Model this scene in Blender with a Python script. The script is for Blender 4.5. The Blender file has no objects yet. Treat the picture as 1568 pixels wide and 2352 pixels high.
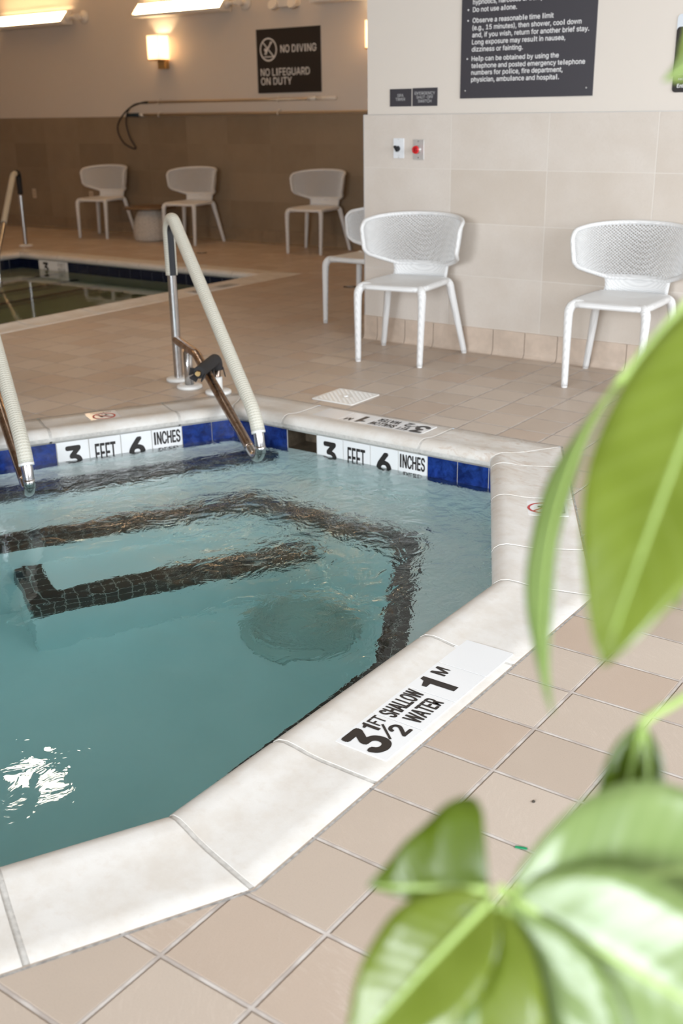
import bpy, bmesh, math, random
from mathutils import Vector, Matrix, Euler
sc = bpy.context.scene
COL = sc.collection
PI = math.pi
random.seed(7)

# ------------------------------------------------------------------ camera
T = 0.2065                                   # pitch of the floor tile grid
f_px, pitch, roll, yaw = 2478.75, 0.35560, -0.01546, 0.62912
CAM = Vector((0.9372, -1.6356, 1.3730))
fwd = Vector((-math.sin(yaw) * math.cos(pitch), math.cos(yaw) * math.cos(pitch), -math.sin(pitch)))
r0 = Vector((math.cos(yaw), math.sin(yaw), 0)); u0 = r0.cross(fwd)
CR = r0 * math.cos(roll) + u0 * math.sin(roll); CU = -r0 * math.sin(roll) + u0 * math.cos(roll)
cd = bpy.data.cameras.new('camera'); cam = bpy.data.objects.new('camera', cd); COL.objects.link(cam)
cam.matrix_world = Matrix(((CR.x, CU.x, -fwd.x, CAM.x), (CR.y, CU.y, -fwd.y, CAM.y), (CR.z, CU.z, -fwd.z, CAM.z), (0, 0, 0, 1)))
cd.sensor_fit = 'VERTICAL'; cd.sensor_height = 36; cd.sensor_width = 24
cd.lens = f_px / 2352 * 36
cd.clip_start = 0.05; cd.clip_end = 100
cd.dof.use_dof = True; cd.dof.focus_distance = 3.0; cd.dof.aperture_fstop = 4.0
sc.camera = cam

# ------------------------------------------------------------------ world, view, light
sc.view_settings.view_transform = 'Standard'; sc.view_settings.look = 'None'
sc.view_settings.gamma = 1.0; sc.view_settings.use_curve_mapping = False
sc.view_settings.exposure = 0.16
sc.cycles.max_bounces = 10; sc.cycles.transmission_bounces = 8; sc.cycles.transparent_max_bounces = 8
sc.cycles.sample_clamp_indirect = 6.0
w = bpy.data.worlds.new('sky'); sc.world = w; w.use_nodes = True
w.node_tree.nodes['Background'].inputs[0].default_value = (0.75, 0.87, 1.0, 1)
w.node_tree.nodes['Background'].inputs[1].default_value = 1.0

def area(name, loc, direction, sx, sy, power, color, spread=180):
    l = bpy.data.lights.new(name, 'AREA'); l.shape = 'RECTANGLE'; l.size = sx; l.size_y = sy
    l.energy = power; l.color = color; l.spread = math.radians(spread)
    o = bpy.data.objects.new(name, l); COL.objects.link(o); o.location = loc
    o.rotation_euler = Vector(direction).to_track_quat('-Z', 'Y').to_euler()
    return o
DAY = (0.88, 0.94, 1.0)
RX, FY, LX, CZ = 3.2, -5.2, -13.2, 3.1         # right wall, front wall, left wall, ceiling
WIN_R = [(-1.6, 0.6), (1.2, 3.6)]        # y ranges of the right windows
WIN_F = [(-1.6, 0.4), (0.8, 2.8)]                   # x ranges of the front windows
for a, b in WIN_R:
    area('daylight', (RX + 0.06, (a + b) / 2, 1.75), (-1, 0, -0.12), b - a, 1.9, 31 * (b - a), DAY, 120)
for a, b in WIN_F:
    area('daylight', ((a + b) / 2, FY - 0.06, 1.75), (-0.12, 1, -0.14), b - a, 1.9, 34 * (b - a), DAY, 84)

# ------------------------------------------------------------------ node helper
class NT:
    def __init__(s, name):
        s.m = bpy.data.materials.new(name); s.m.use_nodes = True
        s.t = s.m.node_tree; s.t.nodes.clear()
        s.out = s.t.nodes.new('ShaderNodeOutputMaterial')
    def n(s, typ, ins=None, **props):
        nd = s.t.nodes.new('ShaderNode' + typ)
        for k, v in props.items(): setattr(nd, k, v)
        for k, v in (ins or {}).items(): s.set(nd.inputs[k], v)
        return nd
    def set(s, sock, v):
        if hasattr(v, 'is_output') or isinstance(v, bpy.types.NodeSocket): s.t.links.new(v, sock)
        elif isinstance(v, (tuple, list)) and len(v) == 3 and sock.type == 'RGBA': sock.default_value = (*v, 1)
        else: sock.default_value = v
    def math(s, op, a, b=0.0, c=0.0, clamp=False):
        nd = s.n('Math', operation=op, use_clamp=clamp)
        s.set(nd.inputs[0], a); s.set(nd.inputs[1], b)
        if len(nd.inputs) > 2: s.set(nd.inputs[2], c)
        return nd.outputs[0]
    def mix(s, f, a, b, mode='MIX'):
        nd = s.n('Mix', data_type='RGBA', blend_type=mode)
        s.set(nd.inputs[0], f); s.set(nd.inputs[6], a); s.set(nd.inputs[7], b)
        return nd.outputs[2]
    def ramp(s, f, lo, hi):
        nd = s.n('MapRange', {'Value': f, 'From Min': lo, 'From Max': hi}, interpolation_type='SMOOTHSTEP')
        return nd.outputs[0]
    def noise(s, vec, scale, detail=3.0, rough=0.5, out=0, dist=0.0):
        nd = s.n('TexNoise', {'Scale': scale, 'Detail': detail, 'Roughness': rough, 'Distortion': dist})
        if vec is not None: s.set(nd.inputs['Vector'], vec)
        return nd.outputs[out]
    def pos(s): return s.n('NewGeometry').outputs['Position']
    def obj(s): return s.n('TexCoord').outputs['Object']
    def uv(s): return s.n('TexCoord').outputs['UV']
    def xyz(s, v): return s.n('SeparateXYZ', {0: v}).outputs
    def comb(s, x, y, z): return s.n('CombineXYZ', {0: x, 1: y, 2: z}).outputs[0]
    def vscale(s, v, sc3):
        nd = s.n('VectorMath', operation='MULTIPLY'); s.set(nd.inputs[0], v); nd.inputs[1].default_value = sc3
        return nd.outputs[0]
    def bump(s, h, strength, dist=0.01):
        return s.n('Bump', {'Height': h, 'Strength': strength, 'Distance': dist}).outputs[0]
    def principled(s, color, rough=0.5, **kw):
        ins = {'Base Color': color, 'Roughness': rough}
        ins.update(kw)
        p = s.n('BsdfPrincipled', ins)
        s.t.links.new(p.outputs[0], s.out.inputs[0]); return p

def plain(name, col, rough=0.5, metal=0.0, spec=0.5, mott=0.0, scale=20, bump=0.0, bscale=200):
    k = NT(name); c = col
    ob = k.obj()
    if mott:
        nz = k.noise(ob, scale, 4, 0.6)
        c = k.mix(k.ramp(nz, 0.3, 0.7), tuple(x * (1 - mott) for x in col), tuple(min(1, x * (1 + mott)) for x in col))
    kw = {'Metallic': metal, 'Specular IOR Level': spec}
    if bump: kw['Normal'] = k.bump(k.noise(ob, bscale, 3), bump, 0.002)
    k.principled(c, rough, **kw)
    return k.m
def emis(name, col, strength):
    k = NT(name); e = k.n('Emission', {'Color': (*col, 1), 'Strength': strength}); k.t.links.new(e.outputs[0], k.out.inputs[0]); return k.m

def grid_mask(k, u, half):       # 1 on a joint, 0 inside; u is in tile units
    fr = k.math('FRACT', u); d = k.math('ABSOLUTE', k.math('SUBTRACT', fr, 0.5))
    d = k.math('SUBTRACT', 0.5, d)
    return d
def m_floor():
    k = NT('floor_tile'); p = k.pos(); x, y, z = k.xyz(p)[:3]
    u = k.math('DIVIDE', x, T); v = k.math('DIVIDE', y, T)
    d = k.math('MINIMUM', grid_mask(k, u, 0), grid_mask(k, v, 0))
    wob = k.math('MULTIPLY', k.math('SUBTRACT', k.noise(p, 60, 3), 0.5), 0.008)
    d = k.math('ADD', d, wob)
    joint = k.math('SUBTRACT', 1.0, k.ramp(d, 0.015, 0.024))
    edge = k.math('SUBTRACT', 1.0, k.ramp(d, 0.018, 0.034))
    cell = k.comb(k.math('FLOOR', u), k.math('FLOOR', v), 0.0)
    wn = k.n('TexWhiteNoise', {'Vector': cell}, noise_dimensions='2D')
    rnd = wn.outputs[0]; rc = k.xyz(wn.outputs[1])
    base = k.mix(rnd, (0.46, 0.372, 0.300), (0.55, 0.465, 0.390))
    base = k.mix(k.ramp(rc[1], 0.6, 1.0), base, (0.48, 0.37, 0.29))
    ang = k.math('MULTIPLY', rc[2], 1.2)
    rv = k.n('VectorRotate', {'Vector': p, 'Angle': ang}, rotation_type='Z_AXIS').outputs[0]
    stri = k.noise(k.vscale(rv, (28, 150, 10)), 1.0, 3, 0.6, dist=0.6)
    smask = k.math('MULTIPLY', k.ramp(rc[0], 0.35, 0.6), k.ramp(k.noise(p, 9, 2), 0.35, 0.6))
    base = k.mix(k.math('MULTIPLY', k.math('MULTIPLY', k.ramp(stri, 0.45, 0.75), smask), 0.45), base, (0.62, 0.53, 0.45))
    speck = k.noise(p, 420, 2, 0.7)
    base = k.mix(k.math('MULTIPLY', k.ramp(speck, 0.5, 0.75), 0.35), base, (0.30, 0.22, 0.17))
    base = k.mix(k.math('MULTIPLY', k.ramp(k.noise(p, 5, 4), 0.4, 0.75), 0.25), base, (0.55, 0.45, 0.37))
    grout = k.mix(k.ramp(k.noise(p, 14, 4), 0.35, 0.65), (0.44, 0.38, 0.34), (0.62, 0.57, 0.53))
    rim = k.math('MULTIPLY', k.ramp(d, 0.010, 0.019), k.math('SUBTRACT', 1.0, k.ramp(d, 0.022, 0.030)))  # shadow along the joint edges, painted dark into tile and grout
    base = k.mix(k.math('MULTIPLY', rim, 0.5), base, (0.22, 0.17, 0.14)); grout = k.mix(k.math('MULTIPLY', rim, 0.6), grout, (0.26, 0.21, 0.18))
    col = k.mix(joint, base, grout)
    h = k.math('ADD', k.math('MULTIPLY', k.math('SUBTRACT', 1.0, edge), 1.0), k.math('MULTIPLY', k.math('ADD', stri, speck), 0.05))
    k.principled(col, k.math('ADD', 0.42, k.math('MULTIPLY', joint, 0.4)), Normal=k.bump(h, 0.7, 0.004), **{'Specular IOR Level': 0.35})
    return k.m
def m_walltile(name, x0, z0, tw, th, a, b, g, extra=None):
    k = NT(name); p = k.pos(); x, y, z = k.xyz(p)[:3]
    nrm = k.xyz(k.n('NewGeometry').outputs['Normal'])
    facex = k.math('GREATER_THAN', k.math('ABSOLUTE', nrm[0]), 0.5)
    hx = k.math('ADD', k.math('MULTIPLY', k.math('SUBTRACT', 1.0, facex), x), k.math('MULTIPLY', facex, y))
    u = k.math('DIVIDE', k.math('SUBTRACT', hx, x0), tw); v = k.math('DIVIDE', k.math('SUBTRACT', z, z0), th)
    du = k.math('MULTIPLY', grid_mask(k, u, 0), tw); dv = k.math('MULTIPLY', grid_mask(k, v, 0), th)
    d = k.math('MINIMUM', du, dv)
    joint = k.math('SUBTRACT', 1.0, k.ramp(d, 0.0012, 0.0026))
    wn = k.n('TexWhiteNoise', {'Vector': k.comb(k.math('FLOOR', u), k.math('FLOOR', v), 3.0)}, noise_dimensions='3D')
    rnd = wn.outputs[0]
    off = k.n('VectorMath', operation='ADD'); k.set(off.inputs[0], p); k.set(off.inputs[1], k.vscale(wn.outputs[1], (9, 9, 9)))
    cl = k.noise(off.outputs[0], 4.5, 5, 0.6)
    c = k.mix(k.ramp(k.math('ADD', k.math('MULTIPLY', rnd, 0.55), k.math('MULTIPLY', cl, 0.6)), 0.2, 0.95), a, b)
    c = k.mix(k.math('MULTIPLY', k.ramp(k.noise(p, 120, 3), 0.45, 0.7), 0.12), c, tuple(q * 0.8 for q in a))
    c = k.mix(joint, c, g)
    k.principled(c, 0.42, Normal=k.bump(k.math('SUBTRACT', 1.0, joint), 0.4, 0.002), **{'Specular IOR Level': 0.3})
    return k.m
def m_coping(name):
    k = NT(name); p = k.pos()
    n1 = k.noise(p, 7, 5, 0.65); n2 = k.noise(p, 38, 4, 0.6); n3 = k.noise(p, 260, 2)
    c = k.mix(k.ramp(n1, 0.35, 0.7), (0.71, 0.685, 0.65), (0.635, 0.59, 0.535))
    c = k.mix(k.math('MULTIPLY', k.ramp(n2, 0.52, 0.72), 0.3), c, (0.60, 0.535, 0.47))
    x, y, z = k.xyz(p)[:3]
    # worn grip coat beyond the far end of the tub
    worn = k.math('MULTIPLY', k.ramp(y, 1.3, 2.3), k.ramp(x, -1.7, -1.3))
    st = k.noise(k.vscale(p, (7, 16, 4)), 1.6, 6, 0.7, dist=0.8)
    c = k.mix(k.math('MULTIPLY', k.math('MULTIPLY', k.ramp(st, 0.50, 0.62), worn), 0.6), c, (0.52, 0.42, 0.34))
    c = k.mix(k.math('MULTIPLY', k.ramp(n3, 0.55, 0.8), 0.15), c, (0.52, 0.48, 0.44))
    k.principled(c, 0.5, Normal=k.bump(k.math('ADD', n2, k.math('MULTIPLY', n3, 0.4)), 0.12, 0.003), **{'Specular IOR Level': 0.35})
    return k.m
def m_bluetile(name, a, b):
    k = NT(name); p = k.pos()
    c = k.mix(k.ramp(k.noise(p, 26, 5, 0.65, dist=0.5), 0.3, 0.72), a, b)
    k.principled(c, 0.13, Normal=k.bump(k.noise(p, 45, 3), 0.18, 0.003))
    return k.m
def m_plaster(name, a, b):
    k = NT(name); p = k.pos()
    c = k.mix(k.ramp(k.noise(p, 3, 5), 0.3, 0.7), a, b)
    k.principled(c, 0.8, **{'Specular IOR Level': 0.2}); return k.m
def m_strip(name):
    k = NT(name); u, v = k.xyz(k.uv())[:2]
    du = k.math('MULTIPLY', grid_mask(k, k.math('DIVIDE', u, 0.0535), 0), 0.0535)
    dv = k.math('MULTIPLY', grid_mask(k, k.math('DIVIDE', v, 0.0535), 0), 0.0535)
    j = k.math('SUBTRACT', 1.0, k.ramp(k.math('MINIMUM', du, dv), 0.0012, 0.0022))
    c = k.mix(j, (0.012, 0.012, 0.014), (0.34, 0.36, 0.35))
    k.principled(c, 0.35); return k.m
def m_water(name, tint, dens, amp_near, amp_far, y0, y1, scale):
    k = NT(name); p = k.pos(); x, y, z = k.xyz(p)[:3]
    far = k.ramp(k.math('ADD', y, k.math('MULTIPLY', k.math('SUBTRACT', k.noise(p, 1.2, 2), 0.5), 1.2)), y0, y1)
    big = k.noise(k.vscale(p, (1.0, 1.25, 1.0)), 2.4 * scale, 2, 0.5, dist=0.9)
    mid = k.noise(k.vscale(p, (1.3, 1.0, 1.0)), 8.0 * scale, 3, 0.55, dist=1.2)
    fine = k.noise(p, 24.0 * scale, 3, 0.6, dist=0.8)
    h = k.math('MULTIPLY', big, amp_near)
    hf = k.math('ADD', k.math('MULTIPLY', mid, 0.55), k.math('MULTIPLY', fine, 0.16))
    h = k.math('ADD', h, k.math('MULTIPLY', k.math('MULTIPLY', hf, far), amp_far))
    h = k.math('ADD', h, k.math('MULTIPLY', mid, amp_near * 0.12))
    bm = k.n('Bump', {'Height': h, 'Strength': 1.0, 'Distance': 1.0}).outputs[0]
    pr = k.principled((1, 1, 1), 0.0, Normal=bm, IOR=1.33, **{'Transmission Weight': 1.0})
    va = k.n('VolumeAbsorption', {'Color': (*tint, 1), 'Density': dens})
    k.t.links.new(va.outputs[0], k.out.inputs['Volume'])
    return k.m
def m_metal(name, col, rough, stain=None, amt=0.5):
    k = NT(name); p = k.obj(); c = col
    if stain: c = k.mix(k.math('MULTIPLY', k.ramp(k.noise(k.vscale(p, (1, 1, .5)), 28, 5, 0.7), 0.38, 0.66), amt), col, stain)
    k.principled(c, k.math('ADD', rough, k.math('MULTIPLY', k.noise(p, 60, 3), 0.15)), Metallic=1.0); return k.m
def m_weave(name, col):
    k = NT(name); x, y, z = k.xyz(k.obj())[:3]
    a = k.math('SINE', k.math('MULTIPLY', k.math('ADD', k.math('ADD', x, y), z), 420))
    b = k.math('SINE', k.math('MULTIPLY', k.math('ADD', k.math('SUBTRACT', x, y), k.math('MULTIPLY', z, 0.7)), 420))
    h = k.math('ADD', k.math('MULTIPLY', a, b), 0.0)
    c = k.mix(k.ramp(h, -1.0, -0.1), tuple(q * 0.72 for q in col), col)
    k.principled(c, 0.42, Normal=k.bump(h, 0.5, 0.0022), **{'Specular IOR Level': 0.4}); return k.m
def m_cover(name):
    k = NT(name); u, v = k.xyz(k.uv())[:2]
    a = k.math('SINE', k.math('MULTIPLY', u, 2 * PI / 0.0125)); b = k.math('SINE', k.math('MULTIPLY', v, 2 * PI * 14))
    h = k.math('MULTIPLY', a, k.math('ADD', 0.6, k.math('MULTIPLY', b, 0.4)))
    c = k.mix(k.ramp(h, -0.9, 0.6), (0.54, 0.515, 0.43), (0.64, 0.615, 0.53))
    c = k.mix(k.math('MULTIPLY', k.ramp(k.noise(k.obj(), 9, 4), 0.5, 0.75), 0.35), c, (0.54, 0.51, 0.42))
    k.principled(c, 0.45, Normal=k.bump(h, 0.5, 0.002)); return k.m
def m_leaf(name, a, b, rib, gloss=0.28, rib_w=0.02):
    k = NT(name); u, v = k.xyz(k.uv())[:2]        # u along 0..1, v across -1..1
    av = k.math('ABSOLUTE', v)
    ribm = k.math('SUBTRACT', 1.0, k.ramp(av, rib_w, rib_w * 3.2))
    side = k.math('SINE', k.math('MULTIPLY', k.math('SUBTRACT', u, k.math('MULTIPLY', av, 0.16)), 78))
    side = k.math('MULTIPLY', k.ramp(side, 0.75, 1.0), 0.35)
    c = k.mix(k.ramp(k.noise(k.obj(), 14, 4), 0.3, 0.7), a, b)
    c = k.mix(side, c, tuple((i + j) / 2 for i, j in zip(b, rib)))
    c = k.mix(ribm, c, rib)
    h = k.math('ADD', k.math('MULTIPLY', k.math('SINE', k.math('MULTIPLY', k.math('SUBTRACT', u, k.math('MULTIPLY', av, 0.16)), 78)), 0.4), k.math('MULTIPLY', ribm, -1.0))
    nb = k.bump(h, 0.10, 0.002)
    p = k.n('BsdfPrincipled', {'Base Color': c, 'Roughness': gloss, 'Normal': nb, 'Specular IOR Level': 0.6, 'Coat Weight': 0.3, 'Coat Roughness': 0.28})
    tr = k.n('BsdfTranslucent', {'Color': k.mix(0.5, c, (0.55, 0.70, 0.06))})
    mx = k.n('MixShader', {0: 0.30}); k.t.links.new(p.outputs[0], mx.inputs[1]); k.t.links.new(tr.outputs[0], mx.inputs[2])
    k.t.links.new(mx.outputs[0], k.out.inputs[0]); return k.m

WX0, TW, Z0, TH = -2.3817, 0.6094, 0.1506, 0.29955
TILE_TOP = Z0 + 4 * TH
WY, BY, SX = 4.052, 7.87, -2.992        # tile face of the near wall, back wall, side of the near wall block
MAT = {}
MAT['floor'] = m_floor()
MAT['walltile'] = m_walltile('wall_tile', WX0, Z0, TW, TH, (0.555, 0.485, 0.415), (0.655, 0.60, 0.545), (0.68, 0.63, 0.57))
MAT['walltile_back'] = m_walltile('wall_tile_tan', -9.9, Z0, TW, TH, (0.225, 0.165, 0.107), (0.305, 0.232, 0.158), (0.27, 0.205, 0.14))
MAT['paint'] = plain('wall_paint', (0.66, 0.60, 0.535), 0.7, bump=0.08, bscale=160)
MAT['ceil'] = plain('ceiling_paint', (0.56, 0.50, 0.43), 0.8)
MAT['base'] = plain('base_tile', (0.55, 0.445, 0.36), 0.42, mott=0.08, scale=14)
MAT['base_back'] = plain('base_tile_tan', (0.25, 0.18, 0.115), 0.45, mott=0.08, scale=14)
MAT['seam'] = plain('dark_grout', (0.16, 0.115, 0.085), 0.8)
MAT['coping'] = m_coping('cast_stone')
MAT['mortar'] = plain('white_mortar', (0.54, 0.515, 0.48), 0.8, mott=0.12, scale=60, bump=0.4, bscale=300)
MAT['blue'] = m_bluetile('cobalt_tile', (0.004, 0.012, 0.085), (0.014, 0.045, 0.25))
MAT['navy'] = m_bluetile('navy_tile', (0.003, 0.005, 0.017), (0.006, 0.011, 0.035))
MAT['white_tile'] = plain('white_glazed_tile', (0.80, 0.80, 0.80), 0.16)
MAT['black_ink'] = plain('black_ink', (0.022, 0.018, 0.017), 0.4)
MAT['red_ink'] = plain('red_ink', (0.50, 0.04, 0.045), 0.4)
MAT['plaster'] = m_plaster('pool_plaster', (0.79, 0.84, 0.83), (0.85, 0.88, 0.87))
MAT['strip'] = m_strip('black_step_tile')
MAT['water'] = m_water('spa_water', (0.22, 0.79, 0.80), 0.40, 0.006, 0.032, 0.5, 1.7, 1.0)
MAT['lapwater'] = m_water('lap_pool_water', (0.25, 0.60, 0.42), 0.5, 0.0015, 0.0, -9, -8, 1.0)
MAT['grout_w'] = plain('white_grout', (0.72, 0.70, 0.66), 0.8)
MAT['steel'] = m_metal('stainless_steel', (0.62, 0.62, 0.63), 0.16, (0.30, 0.24, 0.19), 0.35)
MAT['stained'] = m_metal('stained_steel', (0.42, 0.34, 0.29), 0.22, (0.24, 0.15, 0.10), 0.8)
MAT['cover'] = m_cover('cream_vinyl_cover')
MAT['foam'] = plain('black_foam', (0.028, 0.026, 0.027), 0.85, bump=0.6, bscale=180)
MAT['black'] = plain('black_rubber', (0.012, 0.012, 0.015), 0.6)
MAT['pvc'] = plain('white_plastic', (0.80, 0.79, 0.76), 0.35)
MAT['chair'] = m_weave('white_woven_plastic', (0.80, 0.795, 0.785))
MAT['foot'] = plain('white_foot_plastic', (0.82, 0.81, 0.80), 0.4)
MAT['sign'] = plain('charcoal_sign', (0.045, 0.042, 0.050), 0.45)
MAT['sign_black'] = plain('black_sign', (0.014, 0.010, 0.009), 0.5)
MAT['sign_ink'] = plain('white_ink', (0.78, 0.77, 0.76), 0.5)
MAT['sign_grey'] = plain('pale_grey_ink', (0.50, 0.50, 0.50), 0.5)
MAT['plate'] = plain('white_switch_plate', (0.74, 0.76, 0.78), 0.3)
MAT['brushed'] = plain('brushed_steel', (0.60, 0.585, 0.565), 0.4, metal=0.45)
MAT['red'] = plain('red_plastic', (0.62, 0.02, 0.025), 0.25)
MAT['ivory'] = plain('ivory_plastic', (0.55, 0.45, 0.33), 0.4)
MAT['brass'] = plain('brushed_brass', (0.62, 0.40, 0.18), 0.3, metal=1.0)
MAT['fixture'] = plain('white_enamel', (0.78, 0.74, 0.68), 0.4)
MAT['pole'] = plain('anodised_pole', (0.50, 0.40, 0.28), 0.35, metal=0.6)
MAT['navy_grip'] = plain('dark_teal_grip', (0.01, 0.03, 0.045), 0.5)
MAT['wicker'] = plain('whitewashed_wicker', (0.62, 0.55, 0.47), 0.6, mott=0.15, scale=60)
MAT['wood'] = plain('dark_wood_top', (0.16, 0.10, 0.055), 0.4, mott=0.2, scale=12)
MAT['lens'] = emis('lit_diffuser', (1.0, 0.66, 0.34), 34.0)
MAT['dark'] = plain('dark_recess', (0.05, 0.04, 0.03), 0.8)
MAT['drain'] = plain('grey_drain', (0.58, 0.62, 0.58), 0.5)
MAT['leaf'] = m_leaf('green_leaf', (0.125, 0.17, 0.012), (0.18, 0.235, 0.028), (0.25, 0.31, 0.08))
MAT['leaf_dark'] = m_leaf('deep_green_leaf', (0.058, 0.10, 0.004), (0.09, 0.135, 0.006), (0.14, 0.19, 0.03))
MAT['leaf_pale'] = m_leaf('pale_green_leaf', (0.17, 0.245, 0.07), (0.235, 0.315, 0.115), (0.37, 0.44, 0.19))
MAT['stem'] = plain('green_stem', (0.34, 0.46, 0.13), 0.5)
MAT['bark'] = plain('brown_bark', (0.16, 0.11, 0.07), 0.8, mott=0.3, scale=30, bump=0.6, bscale=60)
MAT['pot'] = plain('grey_ceramic', (0.35, 0.34, 0.33), 0.4)
MAT['soil'] = plain('dark_soil', (0.05, 0.035, 0.025), 0.9, bump=0.8, bscale=90)

# ------------------------------------------------------------------ mesh helper
class MB:
    def __init__(s): s.v = []; s.f = []; s.uv = []; s.sm = []
    def add(s, vs, fs, smooth=False, uvs=None, M=None):
        b = len(s.v)
        for q in vs:
            q = Vector(q); s.v.append(M @ q if M else q)
        for i, q in enumerate(fs):
            s.f.append([b + j for j in q]); s.sm.append(smooth)
            s.uv.append([uvs[j] for j in q] if uvs else [(0, 0)] * len(q))
        return s
    def box(s, lo, hi, M=None):
        x0, y0, z0 = lo; x1, y1, z1 = hi
        vs = [(x0, y0, z0), (x1, y0, z0), (x1, y1, z0), (x0, y1, z0), (x0, y0, z1), (x1, y0, z1), (x1, y1, z1), (x0, y1, z1)]
        return s.add(vs, [(0, 3, 2, 1), (4, 5, 6, 7), (0, 1, 5, 4), (1, 2, 6, 5), (2, 3, 7, 6), (3, 0, 4, 7)], M=M)
    def rbox(s, lo, hi, r, seg=3, axis='z', M=None):     # rounded rectangle extruded along axis
        pts = []
        ax = 'xyz'.index(axis); a, b = [i for i in range(3) if i != ax]
        for cx, cy, st in ((hi[a] - r, hi[b] - r, 0), (lo[a] + r, hi[b] - r, 1), (lo[a] + r, lo[b] + r, 2), (hi[a] - r, lo[b] + r, 3)):
            for i in range(seg + 1):
                t = (st + i / seg) * PI / 2; pts.append((cx + r * math.cos(t), cy + r * math.sin(t)))
        n = len(pts); vs = []
        for h in (lo[ax], hi[ax]):
            for p in pts:
                q = [0, 0, 0]; q[a], q[b], q[ax] = p[0], p[1], h; vs.append(q)
        fs = [list(range(n))[::-1], [n + i for i in range(n)]] + [(i, (i + 1) % n, n + (i + 1) % n, n + i) for i in range(n)]
        return s.add(vs, fs, M=M)
    def prism(s, poly, z0, z1):
        n = len(poly)
        vs = [(x, y, z0) for x, y in poly] + [(x, y, z1) for x, y in poly]
        return s.add(vs, [list(range(n))[::-1], [n + i for i in range(n)]] + [(i, (i + 1) % n, n + (i + 1) % n, n + i) for i in range(n)])
    def lathe(s, prof, n=24, c=(0, 0, 0), M=None, caps=True, smooth=True):
        vs = []
        for r, z in prof:
            for i in range(n):
                t = 2 * PI * i / n; vs.append((c[0] + r * math.cos(t), c[1] + r * math.sin(t), c[2] + z))
        fs = []
        for j in range(len(prof) - 1):
            for i in range(n): fs.append((j * n + i, j * n + (i + 1) % n, (j + 1) * n + (i + 1) % n, (j + 1) * n + i))
        s.add(vs, fs, smooth, M=M)
        if caps:
            b = len(s.v) - len(vs)
            s.f.append([b + i for i in range(n)][::-1]); s.sm.append(False); s.uv.append([(0, 0)] * n)
            b2 = b + (len(prof) - 1) * n
            s.f.append([b2 + i for i in range(n)]); s.sm.append(False); s.uv.append([(0, 0)] * n)
        return s
    def tube(s, path, rad, n=12, caps=True, closed=False, flat=1.0, up=None, arc=None, uvscale=True):
        path = [Vector(p) for p in path]; m = len(path)
        rr = rad if isinstance(rad, (list, tuple)) else [rad] * m
        tang = []
        for i in range(m):
            a = path[(i - 1) % m] if closed or i > 0 else path[i]; b = path[(i + 1) % m] if closed or i < m - 1 else path[i]
            tang.append((b - a).normalized())
        u = Vector(up) if up else (Vector((0, 0, 1)) if abs(tang[0].z) < 0.9 else Vector((1, 0, 0)))
        u = (u - tang[0] * u.dot(tang[0])).normalized()
        vs = []; uvs = []; L = 0
        a0, a1 = arc if arc else (0, 2 * PI)
        nn = n + 1
        for i in range(m):
            if i: L += (path[i] - path[i - 1]).length
            u = (u - tang[i] * u.dot(tang[i])).normalized(); w_ = tang[i].cross(u)
            for j in range(nn):
                t = a0 + (a1 - a0) * j / n
                vs.append(path[i] + (u * math.cos(t) + w_ * math.sin(t) * flat) * rr[i]); uvs.append((L, j / n))
        fs = []
        for i in range(m if closed else m - 1):
            k = (i + 1) % m
            for j in range(n): fs.append((i * nn + j, i * nn + j + 1, k * nn + j + 1, k * nn + j))
        s.add(vs, fs, True, uvs)
        if caps and not closed and not arc:
            b = len(s.v) - len(vs)
            for q in ([b + j for j in range(n)][::-1], [b + (m - 1) * nn + j for j in range(n)]):
                s.f.append(q); s.sm.append(False); s.uv.append([(0, 0)] * n)
        return s
    def build(s, name, mat, parent=None, merge=False, loc=None):
        me = bpy.data.meshes.new(name); me.from_pydata([tuple(v) for v in s.v], [], s.f)
        uvl = me.uv_layers.new(name='UVMap')
        i = 0
        for q in s.uv:
            for c in q: uvl.data[i].uv = c; i += 1
        me.polygons.foreach_set('use_smooth', s.sm)
        if isinstance(mat, str): mat = MAT[mat]
        me.materials.append(mat)
        if merge:
            bm = bmesh.new(); bm.from_mesh(me); bmesh.ops.remove_doubles(bm, verts=bm.verts, dist=1e-5)
            bmesh.ops.recalc_face_normals(bm, faces=bm.faces); bm.to_mesh(me); bm.free()
        me.update()
        o = bpy.data.objects.new(name, me); COL.objects.link(o)
        if parent: o.parent = parent
        if loc: o.location = loc
        return o
def tag(o, label, cat, group=None, kind=None):
    o['label'] = label; o['category'] = cat
    if group: o['group'] = group
    if kind: o['kind'] = kind
    return o
def thing(name, label, cat, loc=(0, 0, 0), rz=0.0, group=None):
    o = bpy.data.objects.new(name, None); COL.objects.link(o); o.empty_display_size = 0.1
    o.location = loc; o.rotation_euler = (0, 0, rz)
    return tag(o, label, cat, group)
def struct(o): o['kind'] = 'structure'; return o
def dup(root, loc, rz, label):
    c = root.copy(); COL.objects.link(c); c.location = loc; c.rotation_euler = (0, 0, rz); c['label'] = label
    for ch in list(root.children):
        d = ch.copy(); COL.objects.link(d); d.parent = c
        for g in ch.children:
            e = g.copy(); COL.objects.link(e); e.parent = d
    return c
def bevel(o, wdt=0.003, seg=2):
    m = o.modifiers.new('bevel', 'BEVEL'); m.width = wdt; m.segments = seg; m.limit_method = 'ANGLE'; m.angle_limit = 0.6
    return o
def frame(o, x, y): # matrix from origin, x direction, y direction
    x = Vector(x).normalized(); y = Vector(y); y = (y - x * y.dot(x)).normalized(); z = x.cross(y); o = Vector(o)
    return Matrix(((x.x, y.x, z.x, o.x), (x.y, y.y, z.y, o.y), (x.z, y.z, z.z, o.z), (0, 0, 0, 1)))
FONT_CAP = [None]
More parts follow.
